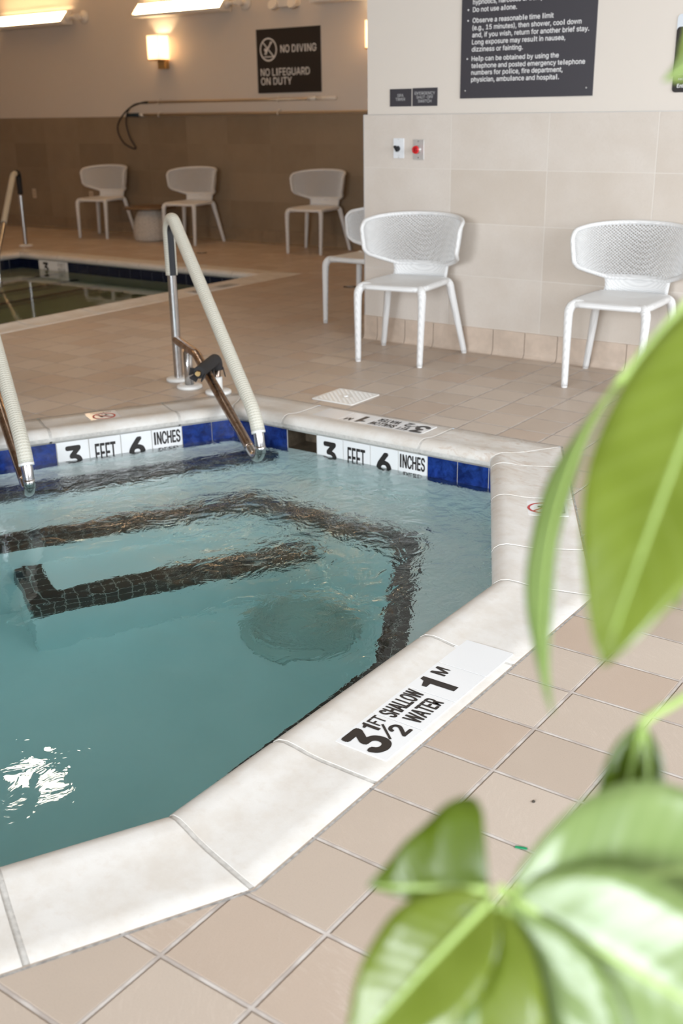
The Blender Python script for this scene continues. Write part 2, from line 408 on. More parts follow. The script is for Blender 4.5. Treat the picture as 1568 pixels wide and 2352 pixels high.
try:
    FONT = bpy.data.fonts.load(bpy.utils.resource_path('LOCAL') + '/datafiles/fonts/Inter.woff2')
except Exception:
    FONT = None
def glyphs(body, bold=0.0):
    cu = bpy.data.curves.new('lettering', 'FONT'); cu.body = body
    if FONT: cu.font = FONT
    cu.size = 1.0; cu.resolution_u = 4
    o = bpy.data.objects.new('lettering', cu); COL.objects.link(o)
    bpy.context.view_layer.update()
    me = bpy.data.meshes.new_from_object(o.evaluated_get(bpy.context.evaluated_depsgraph_get()))
    vs = [v.co.copy() for v in me.vertices]; fs = [list(p.vertices) for p in me.polygons]
    bpy.data.objects.remove(o); bpy.data.curves.remove(cu); bpy.data.meshes.remove(me)
    return vs, fs
def text(mb, body, M, cap, width=None, bold=0.0, align='L', lift=0.0008, condense=1.0):
    if FONT_CAP[0] is None:
        v, _ = glyphs('H'); FONT_CAP[0] = max(q.y for q in v) - min(q.y for q in v)
    if 'I' in body or 'l' in body:
        def span(t):
            q = glyphs(t)[0]; return max(p.x for p in q)
        vs = []; fs = []; pen = 0.0; hh = span('HH')
        seg = ''
        def flush(seg, pen):
            if not seg: return pen
            if seg.strip():
                gv, gf = glyphs(seg); b0 = len(vs); vs.extend(Vector((q.x + pen, q.y, 0)) for q in gv); fs.extend([[j + b0 for j in f_] for f_ in gf])
            return pen + span('H' + seg + 'H') - hh
        for c_ in body:
            if c_ in 'Il':
                pen = flush(seg, pen); seg = ''
                w_, h_ = (.105, FONT_CAP[0]) if c_ == 'I' else (.092, FONT_CAP[0] * 1.04)
                b0 = len(vs); x_ = pen + .11; vs.extend(Vector(q) for q in ((x_, 0, 0), (x_ + w_, 0, 0), (x_ + w_, h_, 0), (x_, h_, 0))); fs.append([b0, b0 + 1, b0 + 2, b0 + 3]); pen = x_ + w_ + .11
            else: seg += c_
        flush(seg, pen)
    elif body == '1':
        vs = [Vector((a * .72, b * FONT_CAP[0], 0)) for a, b in ((.30, 0), (.56, 0), (.56, 1), (.40, 1), (.34, .88), (.08, .79), (.08, .66), (.30, .66))]; fs = [list(range(8))]; bold = 0
    else: vs, fs = glyphs(body)
    x0 = min(q.x for q in vs); x1 = max(q.x for q in vs)
    sy = cap / FONT_CAP[0]; sx = (width / (x1 - x0)) if width else sy * condense
    W = (x1 - x0) * sx
    ox = {'L': 0, 'C': -W / 2, 'R': -W}[align]
    offs = [(0, 0)]
    if bold: offs = [(bold * cap * math.cos(2 * PI * i / 8), bold * cap * math.sin(2 * PI * i / 8)) for i in range(8)] + [(0, 0)]
    for i, (dx_, dy_) in enumerate(offs):
        mb.add([((q.x - x0) * sx + ox + dx_, q.y * sy + dy_, lift + i * 1e-5) for q in vs], fs, M=M)
def ring2d(mb, M, cx, cy, r1, r2, n=40, z=0.0008):
    vs = []
    for i in range(n):
        t = 2 * PI * i / n
        vs += [(cx + r1 * math.cos(t), cy + r1 * math.sin(t), z), (cx + r2 * math.cos(t), cy + r2 * math.sin(t), z)]
    mb.add(vs, [(2 * i, 2 * i + 1, (2 * i + 3) % (2 * n), (2 * i + 2) % (2 * n)) for i in range(n)], M=M)
def bar2d(mb, M, a, b, wd, z=0.0008):
    a = Vector(a); b = Vector(b); d = (b - a).normalized(); n = Vector((-d.y, d.x)) * wd / 2
    mb.add([(*(a + n), z), (*(a - n), z), (*(b - n), z), (*(b + n), z)], [(0, 1, 2, 3)], M=M)
def line_int(p, d, q, e):
    c = d.x * e.y - d.y * e.x
    t = ((q.x - p.x) * e.y - (q.y - p.y) * e.x) / c
    return p + d * t
def inset(poly, ds):
    n = len(poly); P = [Vector(p) for p in poly]; out = []
    if not isinstance(ds, (list, tuple)): ds = [ds] * n
    L = []
    for i in range(n):
        d = (P[(i + 1) % n] - P[i]).normalized(); nn = Vector((-d.y, d.x)); L.append((P[i] + nn * ds[i], d))
    for i in range(n): out.append(line_int(*L[i - 1], *L[i]))
    return out

# ------------------------------------------------------------------ outlines of the pools
SPA = [(-0.182, -0.397), (-0.182, 1.186), (-0.919, 2.536), (-2.713, 2.536), (-3.45, 1.186), (-3.45, -0.397), (-2.713, -1.747), (-0.884, -1.747)]
LAP = [(-5.15, -1.0), (-5.15, 6.20), (-9.05, 6.20), (-9.05, -1.0)]
WATER_Z = -0.145

# ------------------------------------------------------------------ room shell
def floor_mesh():
    bm = bmesh.new(); ed = []
    for poly in ([(LX, FY), (RX, FY), (RX, BY + .03), (LX, BY + .03)], inset(SPA, 0.004), inset(LAP, 0.004)):
        vs = [bm.verts.new((p[0], p[1], 0)) for p in poly]
        ed += [bm.edges.new((vs[i], vs[(i + 1) % len(vs)])) for i in range(len(vs))]
    bmesh.ops.triangle_fill(bm, use_beauty=True, edges=ed)
    for fc in bm.faces:
        if fc.normal.z < 0: fc.normal_flip()
    me = bpy.data.meshes.new('floor'); bm.to_mesh(me); bm.free(); me.materials.append(MAT['floor'])
    o = bpy.data.objects.new('floor', me); COL.objects.link(o)
    return o
struct(floor_mesh())
struct(MB().box((LX, FY, CZ), (RX, BY + .1, CZ + .1)).build('ceiling', 'ceil'))
# back wall: tile below, paint above, tile proud of the paint
def wall_with(name, boxes, extra=None):
    mb = MB()
    for b in boxes: mb.box(*b)
    return mb
wb = struct(MB().box((LX, BY + .015, -0.02), (SX, BY + .13, CZ)).build('wall_back', 'paint'))
MB().box((LX, BY, 0.0), (SX, BY + .02, TILE_TOP)).build('tile_facing', 'walltile_back', wb)
wr = struct(MB().box((SX + .018, WY + .018, -0.02), (RX, BY + .13, CZ)).build('wall_right', 'paint'))
MB().box((SX, WY, 0.0), (RX, WY + .02, TILE_TOP)).box((SX, WY + .02, 0.0), (SX + .02, BY, TILE_TOP)).build('tile_facing', 'walltile', wr)
MB().box((SX - .002, WY - .002, 0.0), (SX + .004, WY + .004, TILE_TOP + .002)).box((SX - .002, WY - .002, TILE_TOP), (RX, WY + .02, TILE_TOP + .003)).build('edge_trim', 'brushed', wr)
# walls behind the camera with window openings
def holed_wall(name, axis, at, lo, hi, wins, z0=0.8, z1=2.7):
    mb = MB(); cur = lo
    def bx(a, b, c, d):
        if axis == 'x': mb.box((at, a, c), (at + .15, b, d))
        else: mb.box((a, at - .15, c), (b, at, d))
    for a, b in wins:
        bx(cur, a, -0.02, CZ); bx(a, b, -0.02, z0); bx(a, b, z1, CZ); cur = b
    bx(cur, hi, -0.02, CZ)
    o = struct(mb.build(name, 'paint')); return o
holed_wall('wall_east', 'x', RX, FY, WY + .018, WIN_R)
holed_wall('wall_front', 'y', FY, LX, RX, WIN_F)
struct(MB().box((LX - .12, FY, -0.02), (LX, BY + .13, CZ)).build('wall_left', 'paint'))
k_ = 0
for a, b in WIN_R:
    k_ += 1; mb = MB(); x = RX
    for q0, q1, z0, z1 in ((a, b, .8, .85), (a, b, 2.65, 2.7), (a, a + .05, .8, 2.7), (b - .05, b, .8, 2.7), ((a + b) / 2 - .02, (a + b) / 2 + .02, .8, 2.7)):
        mb.box((x - .03, q0, z0), (x + .04, q1, z1))
    struct(mb.build('window_%d' % k_, 'fixture'))
for a, b in WIN_F:
    k_ += 1; mb = MB()
    for q0, q1, z0, z1 in ((a, b, .8, .85), (a, b, 2.65, 2.7), (a, a + .05, .8, 2.7), (b - .05, b, .8, 2.7), ((a + b) / 2 - .02, (a + b) / 2 + .02, .8, 2.7)):
        mb.box((q0, FY - .04, z0), (q1, FY + .03, z1))
    struct(mb.build('window_%d' % k_, 'fixture'))
# cove base tiles; seams stand on the floor joints
def cove(mb, x0, x1, y, z1=0.150):
    prof = [(0.0, z1), (-.008, z1 - .002), (-.009, .04), (-.012, .02), (-.020, .006), (-.030, .0005), (0.0, .0005)]
    n = len(prof)
    vs = [(x, y + p[0], p[1]) for x in (x0, x1) for p in prof]
    mb.add(vs, [(i, i + 1, n + i + 1, n + i) for i in range(n - 1)] + [list(range(n)), [n + i for i in range(n)][::-1]])
def baseboard(name, x0, x1, y, mat, joints):
    mb = MB(); cut = [x0] + joints + [x1]
    for i in range(len(cut) - 1): cove(mb, cut[i] + (0.002 if i else 0), cut[i + 1] - 0.002, y)
    o = struct(mb.build(name, mat))
    mb = MB()
    for j in joints: mb.box((j - .0035, y - .0065, 0.004), (j + .0035, y + .002, 0.146))
    mb.build('joint', 'seam', o)
    return o
jx = [T * i for i in range(-14, 16)]
baseboard('baseboard_right', SX, RX, WY, 'base', [j for j in jx if SX + .03 < j < RX - .03])
jb = [LX + .1 + 0.2032 * i for i in range(50)]
baseboard('baseboard_back', LX, SX, BY, 'base_back', [j for j in jb if j < SX - .05])

# ------------------------------------------------------------------ pools: coping, basin, tiles, water
PROF = [(0.0, -.06), (0.0, -.004), (0.004, 0.0), (0.06, 0.0), (0.15, 0.001), (0.19, 0.004), (0.225, 0.010), (0.255, 0.013), (0.280, 0.008),
        (0.297, -0.004), (0.305, -0.020), (0.303, -0.036), (0.294, -0.047), (0.280, -0.051), (0.272, -0.06)]
def coping(poly, joints, parent, mortar_parent=None):
    n = len(poly); P = [Vector(p) for p in poly]
    rings = [inset(poly, o) for o, z in PROF]
    def sect(i, t, sh):
        A = P[i]; B = P[(i + 1) % n]; d = (B - A).normalized(); nn = Vector((-d.y, d.x)); Ln = (B - A).length
        out = []
        for (o, z), rg in zip(PROF, rings):
            if t == 0: q = rg[i]
            elif t < 0: q = rg[(i + 1) % n]
            else: q = A + d * t + nn * o
            q = q + d * sh
            out.append((q.x, q.y, z))
        return out
    m = len(PROF); g = 0.007; objs = []
    mort = MB()
    for i in range(n):
        cuts = [0] + joints.get(i, []) + [-1]
        for a, b in zip(cuts[:-1], cuts[1:]):
            s0 = sect(i, a, g); s1 = sect(i, b, -g)
            mb = MB(); mb.add(s0 + s1, [(j, j + 1, m + j + 1, m + j) for j in range(m - 1)] + [(m - 1, 0, m, 2 * m - 1)], True)
            mb.add(s0, [list(range(m))]); mb.add(s1, [list(range(m))[::-1]])
            o = mb.build('coping_stone', 'coping', parent); objs.append(o)
            s0 = sect(i, 0, 0); s1 = sect(i, -1, 0)
        cen = (-0.15, -0.04)
        def shrink(sec, e):
            return [(q[0], q[1], q[2] - 0.0022) for q in sec]
        mort.add(shrink(s0, 0) + shrink(s1, 0), [(j, j + 1, m + j + 1, m + j) for j in range(1, m - 4)], True)
    mort.build('mortar_joint', 'mortar', parent)
    return objs
tub = thing('hot_tub', 'eight sided sunken hot tub with white coping and blue waterline tiles in the near floor', 'hot tub', (0, 0, 0))
UR_L = (Vector(SPA[2]) - Vector(SPA[1])).length
coping(SPA, {0: [0.417, 1.063], 1: [0.36, 0.86, 1.25], 2: [0.535, 1.30], 3: [0.45, 1.07], 4: [0.5, 1.05], 5: [0.6, 1.1], 6: [0.6, 1.2], 7: [.55, 1.10]}, tub)
lap = thing('swimming_pool', 'rectangular swimming pool with white coping and navy waterline tiles before the back wall', 'swimming pool', (0, 0, 0))
coping(LAP, {0: [0.6 * i for i in range(1, 12)], 1: [0.6 * i for i in range(1, 7)], 2: [0.6 * i for i in range(1, 12)], 3: [1, 2, 3]}, lap)

EDGE = []
for i in range(8):
    A = Vector(SPA[i]); B = Vector(SPA[(i + 1) % 8]); d = (B - A).normalized(); EDGE.append((A, d, Vector((-d.y, d.x)), (B - A).length))
def shell(mb, poly, dz, skip=()):      # rings of (offsets, z) joined downwards; inward facing
    rings = [[(q.x, q.y, z) for q in inset(poly, o)] for o, z in dz]; n = len(poly)
    for r_, (a, b) in enumerate(zip(rings[:-1], rings[1:])):
        mb.add(a + b, [(i, n + i, n + (i + 1) % n, (i + 1) % n) for i in range(n) if (r_, i) not in skip])
    mb.add(rings[-1], [list(range(n))])
BENCH = [.635, .67, .70, .86, .67, .67, .67, .67]
W_IN, BZ, FZ = 0.283, -0.50, -1.20
mb = MB(); shell(mb, SPA, [(0.20, -.055), (W_IN, -.055), (W_IN, BZ), (BENCH, BZ), (BENCH, FZ)], {(1, 2)})
wl = inset(SPA, W_IN)                       # far wall is pieced around the skimmer mouth
for x0, x1, z0, z1 in ((wl[2].x, -2.03, BZ, -.055), (-2.205, wl[3].x, BZ, -.055), (-2.03, -2.205, BZ, -.146)):
    mb.add([(x0, wl[2].y, z0), (x1, wl[2].y, z0), (x1, wl[2].y, z1), (x0, wl[2].y, z1)], [(0, 1, 2, 3)])
mb.build('basin', 'plaster', tub)
# steps on the upper left side
ULp = Vector(SPA[3]); ULd, ULn = EDGE[3][1], EDGE[3][2]
farn = EDGE[2][2]; FARp = Vector(SPA[2])
def ul_line(o): return ULp + ULn * o, ULd
def far_line(o): return FARp + farn * o, EDGE[2][1]
def ul_pt(o, al): return ULp + ULn * o + ULd * al
def step(o0, o1, far_o, al, z0, z1):
    a = line_int(*ul_line(o0), *far_line(far_o)); b = line_int(*ul_line(o1), *far_line(far_o))
    c = ul_pt(o1, al); d = ul_pt(o0, al)
    return [a, d, c, b]
st = MB()
p1 = step(.275, .52, .275, 1.45, BZ, -.25); st.prism([(q.x, q.y) for q in p1], BZ - .01, -.25)
p3 = step(.84, 1.22, .69, 1.37, FZ, -.80); st.prism([(q.x, q.y) for q in p3], FZ - .01, -.80)
st.build('steps', 'plaster', tub, merge=True)
def strip_quad(mb, a, b, c, d):   # a->b along, a->d across
    L = (Vector(b) - Vector(a)).length; W = (Vector(d) - Vector(a)).length
    mb.add([a, b, c, d], [(0, 1, 2, 3)], uvs=[(0, 0), (L, 0), (L, W), (0, W)])
def v3(q, z): return (q.x, q.y, z)
sm = MB()
e0 = .0025
for o, fo, al, z, w_, h in ((.52, .275, 1.45, -.25, .10, .12), (1.22, .69, 1.37, -.80, .10, .12)):
    a = line_int(*ul_line(o + e0), *far_line(fo)); b = ul_pt(o + e0, al + e0)
    ai = line_int(*ul_line(o - w_), *far_line(fo)); bi = ul_pt(o - w_, al + e0)
    strip_quad(sm, v3(a, z + e0), v3(b, z + e0), v3(bi, z + e0), v3(ai, z + e0))
    strip_quad(sm, v3(a, z + e0), v3(b, z + e0), v3(b, z - h), v3(a, z - h))
    # return along the end of the step
    s0 = ul_pt(o + e0, al + e0); s1 = ul_pt(o - .38 if o > 1 else .275, al + e0)
    t0 = ul_pt(o + e0, al - w_); t1 = ul_pt(o - .38 if o > 1 else .275, al - w_)
    strip_quad(sm, v3(s0, z + e0 * 1.1), v3(s1, z + e0 * 1.1), v3(t1, z + e0 * 1.1), v3(t0, z + e0 * 1.1))
    strip_quad(sm, v3(s0, z + e0), v3(s1, z + e0), v3(s1, z - h), v3(s0, z - h))
bo = inset(SPA, [q + e0 for q in BENCH]); bi = inset(SPA, [q - .095 for q in BENCH])
for i in range(8):
    j = (i + 1) % 8
    strip_quad(sm, v3(bo[i], BZ + e0), v3(bo[j], BZ + e0), v3(bi[j], BZ + e0), v3(bi[i], BZ + e0))
    strip_quad(sm, v3(bo[i], BZ + e0), v3(bo[j], BZ + e0), v3(bo[j], BZ - .12), v3(bo[i], BZ - .12))
sm.build('step_edge_tiles', 'strip', tub)
# round main drain on the bottom
dm = MB(); dm.lathe([(.25, .001), (.25, .014), (.235, .024), (.05, .032)], 40, (-1.57, 1.50, FZ))
dr = dm.build('main_drain', 'drain', tub)
ds = MB()
for r_ in (.075, .115, .155, .195):
    ds.tube([(-1.57 + r_ * math.cos(t), 1.50 + r_ * math.sin(t), FZ + .034) for t in [2 * PI * i / 36 for i in range(36)]], .010, 6, closed=True)
ds.build('drain_rib', plain('drain_rib_plastic', (0.64, 0.68, 0.64), 0.5), dr)

# waterline band: grout backing, then single tiles
TZ1, TZ0 = -.051, -.203
def band_frame(i, t, z):    # origin on inner wall at distance t along edge i, facing the water
    A, d, n, L = EDGE[i]
    q = A + n * W_IN + d * t
    return frame((q.x, q.y, z), (d.x, d.y, 0), (0, 0, 1))
mbg = MB()
inn = inset(SPA, W_IN)
for i in range(8):
    a = inn[i]; b = inn[(i + 1) % 8]; d = EDGE[i][1]; n = EDGE[i][2]
    if i == 2:       # leave the skimmer mouth open
        xs = [(a.x, -2.03), (-2.205, b.x)]
        for x0, x1 in xs: mbg.add([(x0, a.y - .002, -.055), (x1, a.y - .002, -.055), (x1, a.y - .002, TZ0), (x0, a.y - .002, TZ0)], [(0, 3, 2, 1)])
    else:
        q0 = a + n * .002; q1 = b + n * .002
        mbg.add([v3(q0, -.055), v3(q1, -.055), v3(q1, TZ0), v3(q0, TZ0)], [(0, 3, 2, 1)])
mbg.build('tile_grout', 'grout_w', tub)
def wl_tile(i, t0, t1, name, mat):
    A, d, n, L = EDGE[i]; g = .0018
    q0 = A + d * (t0 + g) + n * (W_IN + .002); q1 = A + d * (t1 - g) + n * (W_IN + .002)
    m = [q0, q1, q1 + n * .005, q0 + n * .005]
    return bevel(MB().prism([(p.x, p.y) for p in m], TZ0, TZ1 - .002).build(name, mat, tub), .0012, 1)
def tile_row(i, t0, t1, start, marker=None, skip=None):
    # blue tiles of 0.152 counted from start both ways, except where the marker stands
    t = start
    ts = []
    while t > t0: t -= .152
    while t < t1:
        a, b = max(t, t0), min(t + .152, t1)
        if b - a > .01 and not (marker and a > marker - .01 and b < marker + 4 * .152 + .01) and not (skip and b > skip[0] + .005 and a < skip[1] - .005): wl_tile(i, a, b, 'waterline_tile', 'blue')
        t += .152
def edge_t(i, p): return (Vector(p) - EDGE[i][0]).dot(EDGE[i][1])
MARK = ('3', 'FEET', '6', 'INCHES')
def depth_marker(i, m0, readflip):
    # tiles of the depth marker, read from the water, so along -d of the edge
    for k2, word in enumerate(MARK):
        a = m0 + (3 - k2) * .152; b = a + .152
        o = wl_tile(i, a, b, 'depth_tile', 'white_tile'); o['label'] = 'white tile lettered %s in black' % (word if word != 'INCHES' else 'inches deep')
        A, d, n, L = EDGE[i]
        q = A + d * ((a + b) / 2) + n * (W_IN + .007)
        F = frame((q.x, q.y, 0), (-d.x, -d.y, 0), (0, 0, 1))
        tm = MB()
        if word in '36': text(tm, word, F @ Matrix.Translation((0, -.178, 0)), .098, .068, 0.065, 'C')
        elif word == 'FEET': text(tm, word, F @ Matrix.Translation((0, -.176, 0)), .094, .096, 0.018, 'C')
        else:
            text(tm, 'INCHES', F @ Matrix.Translation((0, -.126, 0)), .060, .128, 0.03, 'C')
            text(tm, 'DEEP', F @ Matrix.Translation((0, -.194, 0)), .048, .095, 0.03, 'C')
        tm.build('lettering', 'black_ink', o)
t_m = edge_t(2, (-1.418, 2.25)); sk = (edge_t(2, (-2.03, 0)), edge_t(2, (-2.205, 0)))
inn_t = lambda i, c: (inn[c] - EDGE[i][0]).dot(EDGE[i][1])
for i in range(8):
    a, b = inn_t(i, i), inn_t(i, (i + 1) % 8)
    if i == 2:
        tile_row(i, a, sk[0] - .003, t_m, t_m)
        wl_tile(2, sk[1], sk[1] + .152, 'waterline_tile', 'blue'); wl_tile(2, sk[1] + .152, b, 'waterline_tile', 'blue')
    elif i == 3: tile_row(i, a, b, .440, .440)
    else: tile_row(i, a, b, a)
depth_marker(2, t_m, 1); depth_marker(3, .440, 1)
sx0, sx1, sy = -2.205, -2.03, inn[2].y
skb = MB()
skb.add([(sx0, sy, -.05), (sx1, sy, -.05), (sx1, sy + .14, -.05), (sx0, sy + .14, -.05), (sx0, sy, -.1462), (sx1, sy, -.1462), (sx1, sy + .14, -.1462), (sx0, sy + .14, -.1462)],
        [(0, 1, 2, 3), (4, 5, 6, 7), (2, 3, 7, 6), (0, 3, 7, 4), (1, 2, 6, 5)])
skb.build('skimmer_mouth', plain('dark_brown_skimmer', (0.10, 0.075, 0.05), 0.5, mott=0.3), tub)
# tiles set in the coping of the tub
def deck_tile(parent, M, w, h, label):
    o = MB().rbox((0, 0, -.004), (w, h, .0022), .003, 2, 'z', M).build('depth_tile', 'white_tile', parent); o['label'] = label; return o
def deck_strip(parent, M):
    s = .155
    defs = []
    for k2 in range(4):
        o = deck_tile(parent, M @ Matrix.Translation((k2 * s, 0, 0)), s - .0025, .153, ('white tile reading 3 1/2 FT', 'white tile reading SHALLOW WATER', 'white tile reading 1 M', 'blank white tile')[k2])
        F = M @ Matrix.Translation((k2 * s, 0, .0022)); tm = MB()
        if k2 == 0:
            text(tm, '3', F @ Matrix.Translation((.012, .028, 0)), .102, .060, .06); text(tm, '1', F @ Matrix.Translation((.084, .084, 0)), .050, .020)
            text(tm, 'FT', F @ Matrix.Translation((.112, .094, 0)), .036, .034, .03)
            bar2d(tm, F, (.078, .040), (.122, .092), .006); text(tm, '2', F @ Matrix.Translation((.108, .020, 0)), .050, .032, .045)
        elif k2 == 1:
            text(tm, 'SHALLOW', F @ Matrix.Translation((.076, .084, 0)), .046, .138, .035, 'C'); text(tm, 'WATER', F @ Matrix.Translation((.076, .022, 0)), .046, .116, .035, 'C')
        elif k2 == 2:
            text(tm, '1', F @ Matrix.Translation((.022, .030, 0)), .104, .044); text(tm, 'M', F @ Matrix.Translation((.096, .090, 0)), .040, .034, .05)
        if tm.f: tm.build('lettering', 'black_ink', o)
deck_strip(tub, frame((-.212, .100, .0005), (0, 1, 0), (-1, 0, 0)))
deck_strip(tub, frame((-1.525, 2.508, .0005), (-1, 0, 0), (0, -1, 0)))
def no_dive_tile(parent, M, s=.15):
    o = deck_tile(parent, M, s, s, 'small white tile with a red no diving ring')
    F = M @ Matrix.Translation((0, 0, .0022))
    rm = MB(); ring2d(rm, F, .075, .088, .047, .056); bar2d(rm, F, (.040, .124), (.110, .052), .008, .0009); rm.build('red_ring', 'red_ink', o)
    tm = MB(); text(tm, 'NO DIVING', F @ Matrix.Translation((.075, .010, 0)), .016, .10, .01, 'C')
    ring2d(tm, F, .088, .100, 0, .006, 10)
    for a, b in (((.084, .096), (.066, .080)), ((.066, .080), (.050, .072)), ((.066, .080), (.056, .062)), ((.082, .094), (.098, .078)), ((.080, .096), (.096, .088))): bar2d(tm, F, a, b, .006)
    for x in (.056, .072, .088): bar2d(tm, F, (x, .052), (x + .010, .058), .004)
    tm.build('lettering', 'black_ink', o)
n1, d1 = EDGE[1][2], EDGE[1][1]
q = Vector((-.529, 1.764)) ; no_dive_tile(tub, frame((q.x - .002, q.y, .0005), (d1.x, d1.y, 0), (n1.x, n1.y, 0)))
n3, d3 = EDGE[3][2], EDGE[3][1]
q = Vector(SPA[3]) + d3 * .70 + n3 * .035; no_dive_tile(tub, frame((q.x, q.y, .0005), (d3.x, d3.y, 0), (n3.x, n3.y, 0)))

eg = MB(); oi, oo = inset(SPA, 0.0), inset(SPA, -0.006)
eg.add([v3(q, .0007) for q in oi] + [v3(q, .0007) for q in oo], [(i, 8 + i, 8 + (i + 1) % 8, (i + 1) % 8) for i in range(8)])
eg.build('edge_grout', plain('grey_grout', (0.36, 0.34, 0.32), 0.8, mott=0.35, scale=45), tub)

# water of the tub, reaching a little into the walls
wi = [(q.x, q.y) for q in inset(SPA, W_IN - .012)]
tag(MB().prism(wi, FZ - .03, WATER_Z).build('water', 'water'), 'rippling clear teal water filling the hot tub', 'water', kind='stuff')

# lap pool basin
LW = .283
li = inset(LAP, LW)
mb = MB(); shell(mb, LAP, [(0.20, -.055), (LW, -.055), (LW, -1.1)])
mb.build('basin', m_plaster('lap_plaster', (0.50, 0.50, 0.40), (0.56, 0.56, 0.45)), lap)
xl = li[2].x; yb = li[2].y
stp = MB(); sts = MB()
for k2, (dx, z) in enumerate(((.60, -.37), (.90, -.62), (1.2, -.86))):
    stp.box((xl - .01, yb - 2.4, -1.11), (xl + dx, yb + .01, z))
    strip_quad(sts, (xl + dx + e0, yb, z + e0), (xl + dx + e0, yb - 2.4, z + e0), (xl + dx - .05, yb - 2.4, z + e0), (xl + dx - .05, yb, z + e0))
    strip_quad(sts, (xl + dx + e0, yb, z + e0), (xl + dx + e0, yb - 2.4, z + e0), (xl + dx + e0, yb - 2.4, z - .05), (xl + dx + e0, yb, z - .05))
stp.build('steps', bpy.data.materials['lap_plaster'], lap); sts.build('step_edge_tiles', 'strip', lap)
gm = MB()
for i in range(4):
    A = li[i]; B = li[(i + 1) % 4]; d = (B - A).normalized(); n = Vector((-d.y, d.x)) * .002
    gm.add([v3(A + n, -.055), v3(B + n, -.055), v3(B + n, -.203), v3(A + n, -.203)], [(0, 3, 2, 1)])
gm.build('tile_grout', 'grout_w', lap)
def lap_tile(a, b, name, mat):
    d = (b - a).normalized(); n = Vector((-d.y, d.x)); g = .003
    m = [a + d * g + n * .002, b - d * g + n * .002, b - d * g + n * .007, a + d * g + n * .007]
    return MB().prism([(p.x, p.y) for p in m], -.203, -.053).build(name, mat, lap)
t0x = xl + .152 * 2
x = xl; k2 = 0
while x < li[1].x - .02:
    x2 = min(x + .152, li[1].x); y = yb
    if 2 <= k2 < 5:
        pass
    else: lap_tile(Vector((x2, y)), Vector((x, y)), 'waterline_tile', 'navy')
    x = x2; k2 += 1
a = xl + .304
o = lap_tile(Vector((a + .456, yb)), Vector((a, yb)), 'depth_tile', 'white_tile'); o['label'] = 'white depth tile reading 3 feet deep'
F = frame((a, yb - .007, 0), (1, 0, 0), (0, 0, 1)); tm = MB()
text(tm, '3', F @ Matrix.Translation((.11, -.172, 0)), .095, .075, .07, 'C')
text(tm, 'FEET', F @ Matrix.Translation((.36, -.106, 0)), .038, .11, .0, 'C'); text(tm, 'DEEP', F @ Matrix.Translation((.36, -.158, 0)), .038, .11, .0, 'C')
tm.build('lettering', 'black_ink', o)
y = yb
for k2 in range(12): lap_tile(Vector((xl, y)), Vector((xl, y - .152)), 'waterline_tile', 'navy'); y -= .152
# worn depth marking on the near coping
M = frame((-5.195, 4.83, .0005), (0, 1, 0), (-1, 0, 0))
o = deck_tile(lap, M, .56, .15, 'long worn depth marker tile with dark lettering')
F = M @ Matrix.Translation((0, 0, .0022)); tm = MB()
text(tm, '3', F @ Matrix.Translation((.03, .03, 0)), .09, .07, .03); text(tm, 'FT', F @ Matrix.Translation((.11, .06, 0)), .05, .06, .01)
text(tm, 'SHALLOW', F @ Matrix.Translation((.36, .08, 0)), .045, .15, .0); text(tm, 'WATER', F @ Matrix.Translation((.36, .02, 0)), .045, .13, .0)
tm.build('lettering', 'black_ink', o)
wi = [(q.x, q.y) for q in inset(LAP, LW - .012)]
tag(MB().prism(wi, -1.13, WATER_Z).build('water', 'lapwater'), 'still olive green water of the rectangular swimming pool behind', 'water', kind='stuff')

# ------------------------------------------------------------------ handrails
def smooth_path(pts, n=8, it=None):
    # Catmull-Rom through points
    P = [Vector(p) for p in pts]; out = []
    for i in range(len(P) - 1):
        p0 = P[max(i - 1, 0)]; p1 = P[i]; p2 = P[i + 1]; p3 = P[min(i + 2, len(P) - 1)]
        for k2 in range(n):
            t = k2 / n
            out.append(0.5 * ((2 * p1) + (p2 - p0) * t + (2 * p0 - 5 * p1 + 4 * p2 - p3) * t * t + (3 * p1 - p0 - 3 * p2 + p3) * t ** 3))
    out.append(P[-1]); return out
def fillet(pts, rs, seg=8):
    P = [Vector(p) for p in pts]; out = [P[0]]
    for i in range(1, len(P) - 1):
        a = (P[i - 1] - P[i]).normalized(); b = (P[i + 1] - P[i]).normalized(); ang = a.angle(b)
        r = rs[i - 1]; t = r / math.tan(ang / 2); p0 = P[i] + a * t; p1 = P[i] + b * t
        c = P[i] + (a + b).normalized() * (r / math.sin(ang / 2)); v0 = p0 - c; v1 = p1 - c
        tot = v0.angle(v1); ax = v0.cross(v1).normalized()
        for k2 in range(seg + 1):
            out.append(c + Matrix.Rotation(tot * k2 / seg, 3, ax) @ v0)
    out.append(P[-1]); return out
def resample(path, step=.012):
    out = [path[0]]
    for a, b in zip(path[:-1], path[1:]):
        n = max(1, int((b - a).length / step))
        for i in range(1, n + 1): out.append(a.lerp(b, i / n))
    return out
